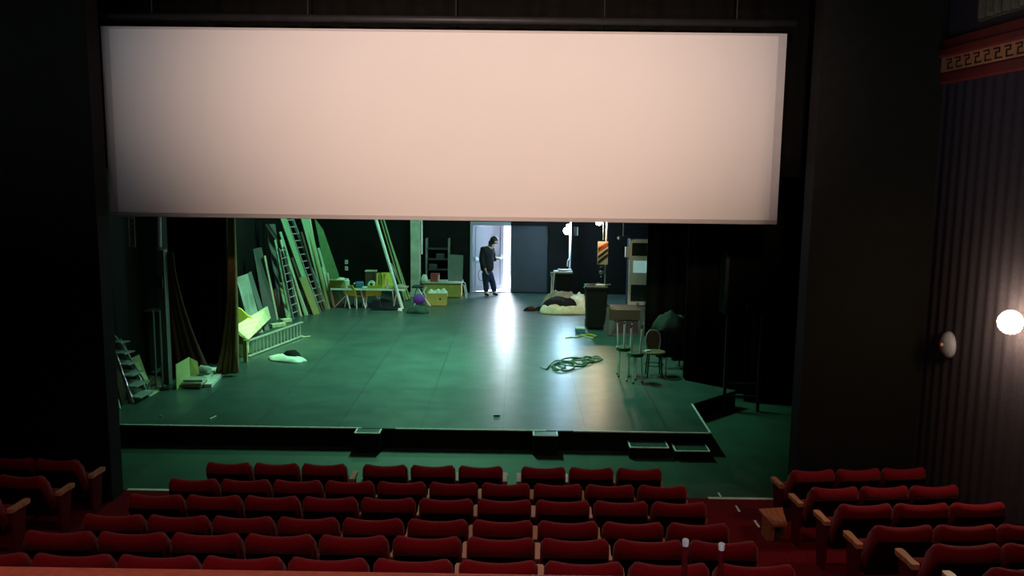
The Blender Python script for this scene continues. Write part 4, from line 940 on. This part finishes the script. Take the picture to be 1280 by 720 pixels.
MB().tube([(g.x+.02, g.y+.03, .34), (g.x+.11, g.y+.03, .34)], .009, 6).build('crossbar', 'grey_metal', q)
# covered coat rack
c = G(838, 462); cx_, cy_ = c.x, c.y+.2
q = thing('clothes_rail', 'clothes rail hung with dark coats at stage right', 'clothes rail', (cx_, cy_, 0))
for x in (cx_-.18, cx_+.2):
    MB().tube([(x, cy_, .03), (x, cy_, .90)], .015, 8).build('upright', 'dark_metal', q); MB().tube([(x, cy_-.2, .02), (x, cy_+.2, .02)], .015, 8).build('foot', 'dark_metal', q)
MB().tube([(cx_-.2, cy_, .90), (cx_+.22, cy_, .90)], .015, 8).build('rail', 'dark_metal', q)
tag(pleat((cx_-.27, cy_-.06, .84), (cx_+.0, cy_-.06, .84), (cx_-.27, cy_-.1, .22), (cx_+.02, cy_-.1, .22), 3, .035, 'coat', 'navy_cloth', solid=.03), 'dark blue coat hanging on the left of the clothes rail', 'coat')
tag(pleat((cx_+.02, cy_-.06, .84), (cx_+.26, cy_-.06, .84), (cx_+.03, cy_-.1, .16), (cx_+.28, cy_-.1, .16), 3, .035, 'coat', 'black_cloth', solid=.03), 'black coat hanging on the right of the clothes rail', 'coat')
heap('tarpaulin', 'dark green tarpaulin heaped over the top of the clothes rail', 'tarpaulin', (cx_, cy_-.02, .74), .35, .28, .40, 'green_tarp', 61, n=24)
# coil of cable
pts = []
cc = G(712, 457)
def coilpts():
    out = []
    loops = [(704, 458.5, 14, 6.5, 1.25), (699, 460, 8, 4.2, 1.2), (716, 455, 17, 5.2, 1.1), (728, 452.5, 13, 4.2, .9), (735, 452, 7, 4.2, 1.2), (744, 450.5, 9, 2.8, 1.0)]
    a = math.pi; k = 0
    for li, (cu, cv, ru, rv, tn) in enumerate(loops):
        n_ = int(18*tn); nx = loops[min(li+1, len(loops)-1)]
        for q_ in range(n_):
            f = q_/n_; f2 = max(0, (f-.7)/.3); a += 2*math.pi/18; k += 1
            u = (cu*(1-f2)+nx[0]*f2)+(ru*(1-f2)+nx[2]*f2)*math.cos(a)*(1+.08*math.sin(k*.7)); v = (cv*(1-f2)+nx[1]*f2)+(rv*(1-f2)+nx[3]*f2)*math.sin(a)
            out.append(G(u, v)+up*(.016+.03*(.5+.5*math.sin(k*.9))))
    return out
cpts = [G(676, 460)+up*.012, G(683, 462.5)+up*.012]+coilpts()
tag(MB().tube(cpts, .0145, 7).build('cable_coil', 'cable_green', smooth=True), 'tangled dark green cable coil on the stage floor near the stools', 'cable')
# loudspeaker
sy = 14.5; x0, x1 = P(907, 350, sy).x, P(962, 350, sy).x; za, zb = P(935, 394, sy).z, P(935, 315, sy).z
q = thing('loudspeaker', 'large black loudspeaker in the dark at the right of the stage', 'loudspeaker', ((x0+x1)/2, sy+.2, za))
MB().b2(x0, x1, sy, sy+.45, za, zb, bev=.02).build('cabinet', 'black_drape', q); gq = MB().b2(x0+.05, x1-.03, sy-.015, sy, za+.04, zb-.04, bev=.004).build('grille', 'black_drape', q)
MB().b2(x0, x0+.05, sy-.006, sy+.02, za, zb).build('corner_strip', 'dark_metal', q)
p = P(934, 383, sy-.02); MB().ball((p.x, sy-.02, p.z), .014).build('badge', 'grey_metal', gq)
q = thing('speaker_stand', 'black stand with crossbars under the loudspeaker', 'stand', ((x0+x1)/2, sy+.2, LF))
for x in (x0+.12, x1-.03): MB().b2(x-.025, x+.025, sy+.18, sy+.23, LF, za).build('leg', 'dark_metal', q)
for z_ in (P(950, 484, sy).z, P(950, 500, sy).z): MB().b2(x0+.145, x1-.055, sy+.19, sy+.22, z_-.02, z_+.02).build('crossbar', 'dark_metal', q)
# scraps on the floor
for (u, v, lb, du) in ((621, 520.5, 'small dark scrap on the front of the stage near the middle', 4), (266, 523, 'short pale stick on the front of the stage at left', 4), (201, 521, 'tiny white scrap on the stage front below the step ladder', 1.5)):
    a, b_ = G(u-du, v+ (1.8 if du == 4 and u < 300 else 0)), G(u+du, v-(1.8 if du == 4 and u < 300 else 0))
    tag(MB().tube([a+up*.012, b_+up*.012], .012, 6).build('floor_scrap', 'rubber' if u > 600 else 'pale_wood'), lb, 'scrap')

# ================================================================= LIGHTS
def light(kind, name, loc, e, col, size=.2, target=None, **kw):
    d = bpy.data.lights.new(name, kind); o = bpy.data.objects.new(name, d); COL.objects.link(o); o.location = loc
    d.energy = e; d.color = col
    if kind == 'AREA':
        d.shape = 'RECTANGLE'; d.size = size; d.size_y = kw.get('sy', size)
        if 'spread' in kw: d.spread = kw['spread']
    else: d.shadow_soft_size = size
    if kind == 'SPOT': d.spot_size = R(kw.get('angle', 40)); d.spot_blend = kw.get('blend', 1)
    if target is not None: o.rotation_euler = (Vector(target)-Vector(loc)).to_track_quat('-Z', 'Y').to_euler()
    return o
WARM = (1.0, .705, .565)
o = light('SPOT', 'booth_spot', (-.3, -3.8, 6.6), 8200, WARM, .2, (-.4, 11, 4.75), angle=37.5)
o.scale = (1, .62, 1)
for x in (-3.5, 2.0): light('SPOT', 'house_downlight', (x, 3.2, 7.8), 220, (1, .60, .5), .3, (x*.6, 6.9, 0), angle=80)
light('SPOT', 'ledge_fill', (-.5, 1.6, 7.8), 270, (1, .62, .5), .3, (-.5, 2.0, 2.9), angle=75)  # unseen fill spot, added to brighten the balcony ledge
light('POINT', 'wall_lamp_light', (lx-.2, ly, pz.z), 24, (1, .75, .5), .1)
GREEN = (.32, 1.0, .60)
light('SPOT', 'green_spot', (-2.2, 16.8, 6.6), 2300, (.50, 1.0, .34), .12, (-5.35, 18.0, .3), angle=29)
light('AREA', 'stage_tube', (-2.2, 20.6, 6.4), 270, GREEN, .3, (-4.6, 21.0, 0.6), sy=2.4, spread=R(150))
light('AREA', 'stage_tube', (-1.2, 17.0, 6.6), 300, GREEN, .3, (-1.2, 16.7, 0), sy=2.0, spread=R(96))
light('POINT', 'work_light_bulb', (wx-.06, wy-.16, wz), 330, (.46, .74, 1), .08)
light('POINT', 'lamp_post_bulb', (lx2, hy-.2, hz), 75, (1, .72, .42), .06)
light('AREA', 'door_daylight', (.1, 29.0, 2.6), 1500, (.78, .86, 1), 3.0, (-.5, 25.9, .9), sy=2.5)
w = bpy.data.worlds.new('World'); S.world = w; w.use_nodes = True
w.node_tree.nodes['Background'].inputs[0].default_value = (.7, .85, 1, 1); w.node_tree.nodes['Background'].inputs[1].default_value = 6.0
for o in S.objects:
    if '_w' in o: del o['_w']
vs_ = S.view_settings; S.display_settings.display_device = 'sRGB'; vs_.view_transform = 'Standard'; vs_.look = 'None'; vs_.exposure = 0; vs_.gamma = 1; vs_.use_curve_mapping = False
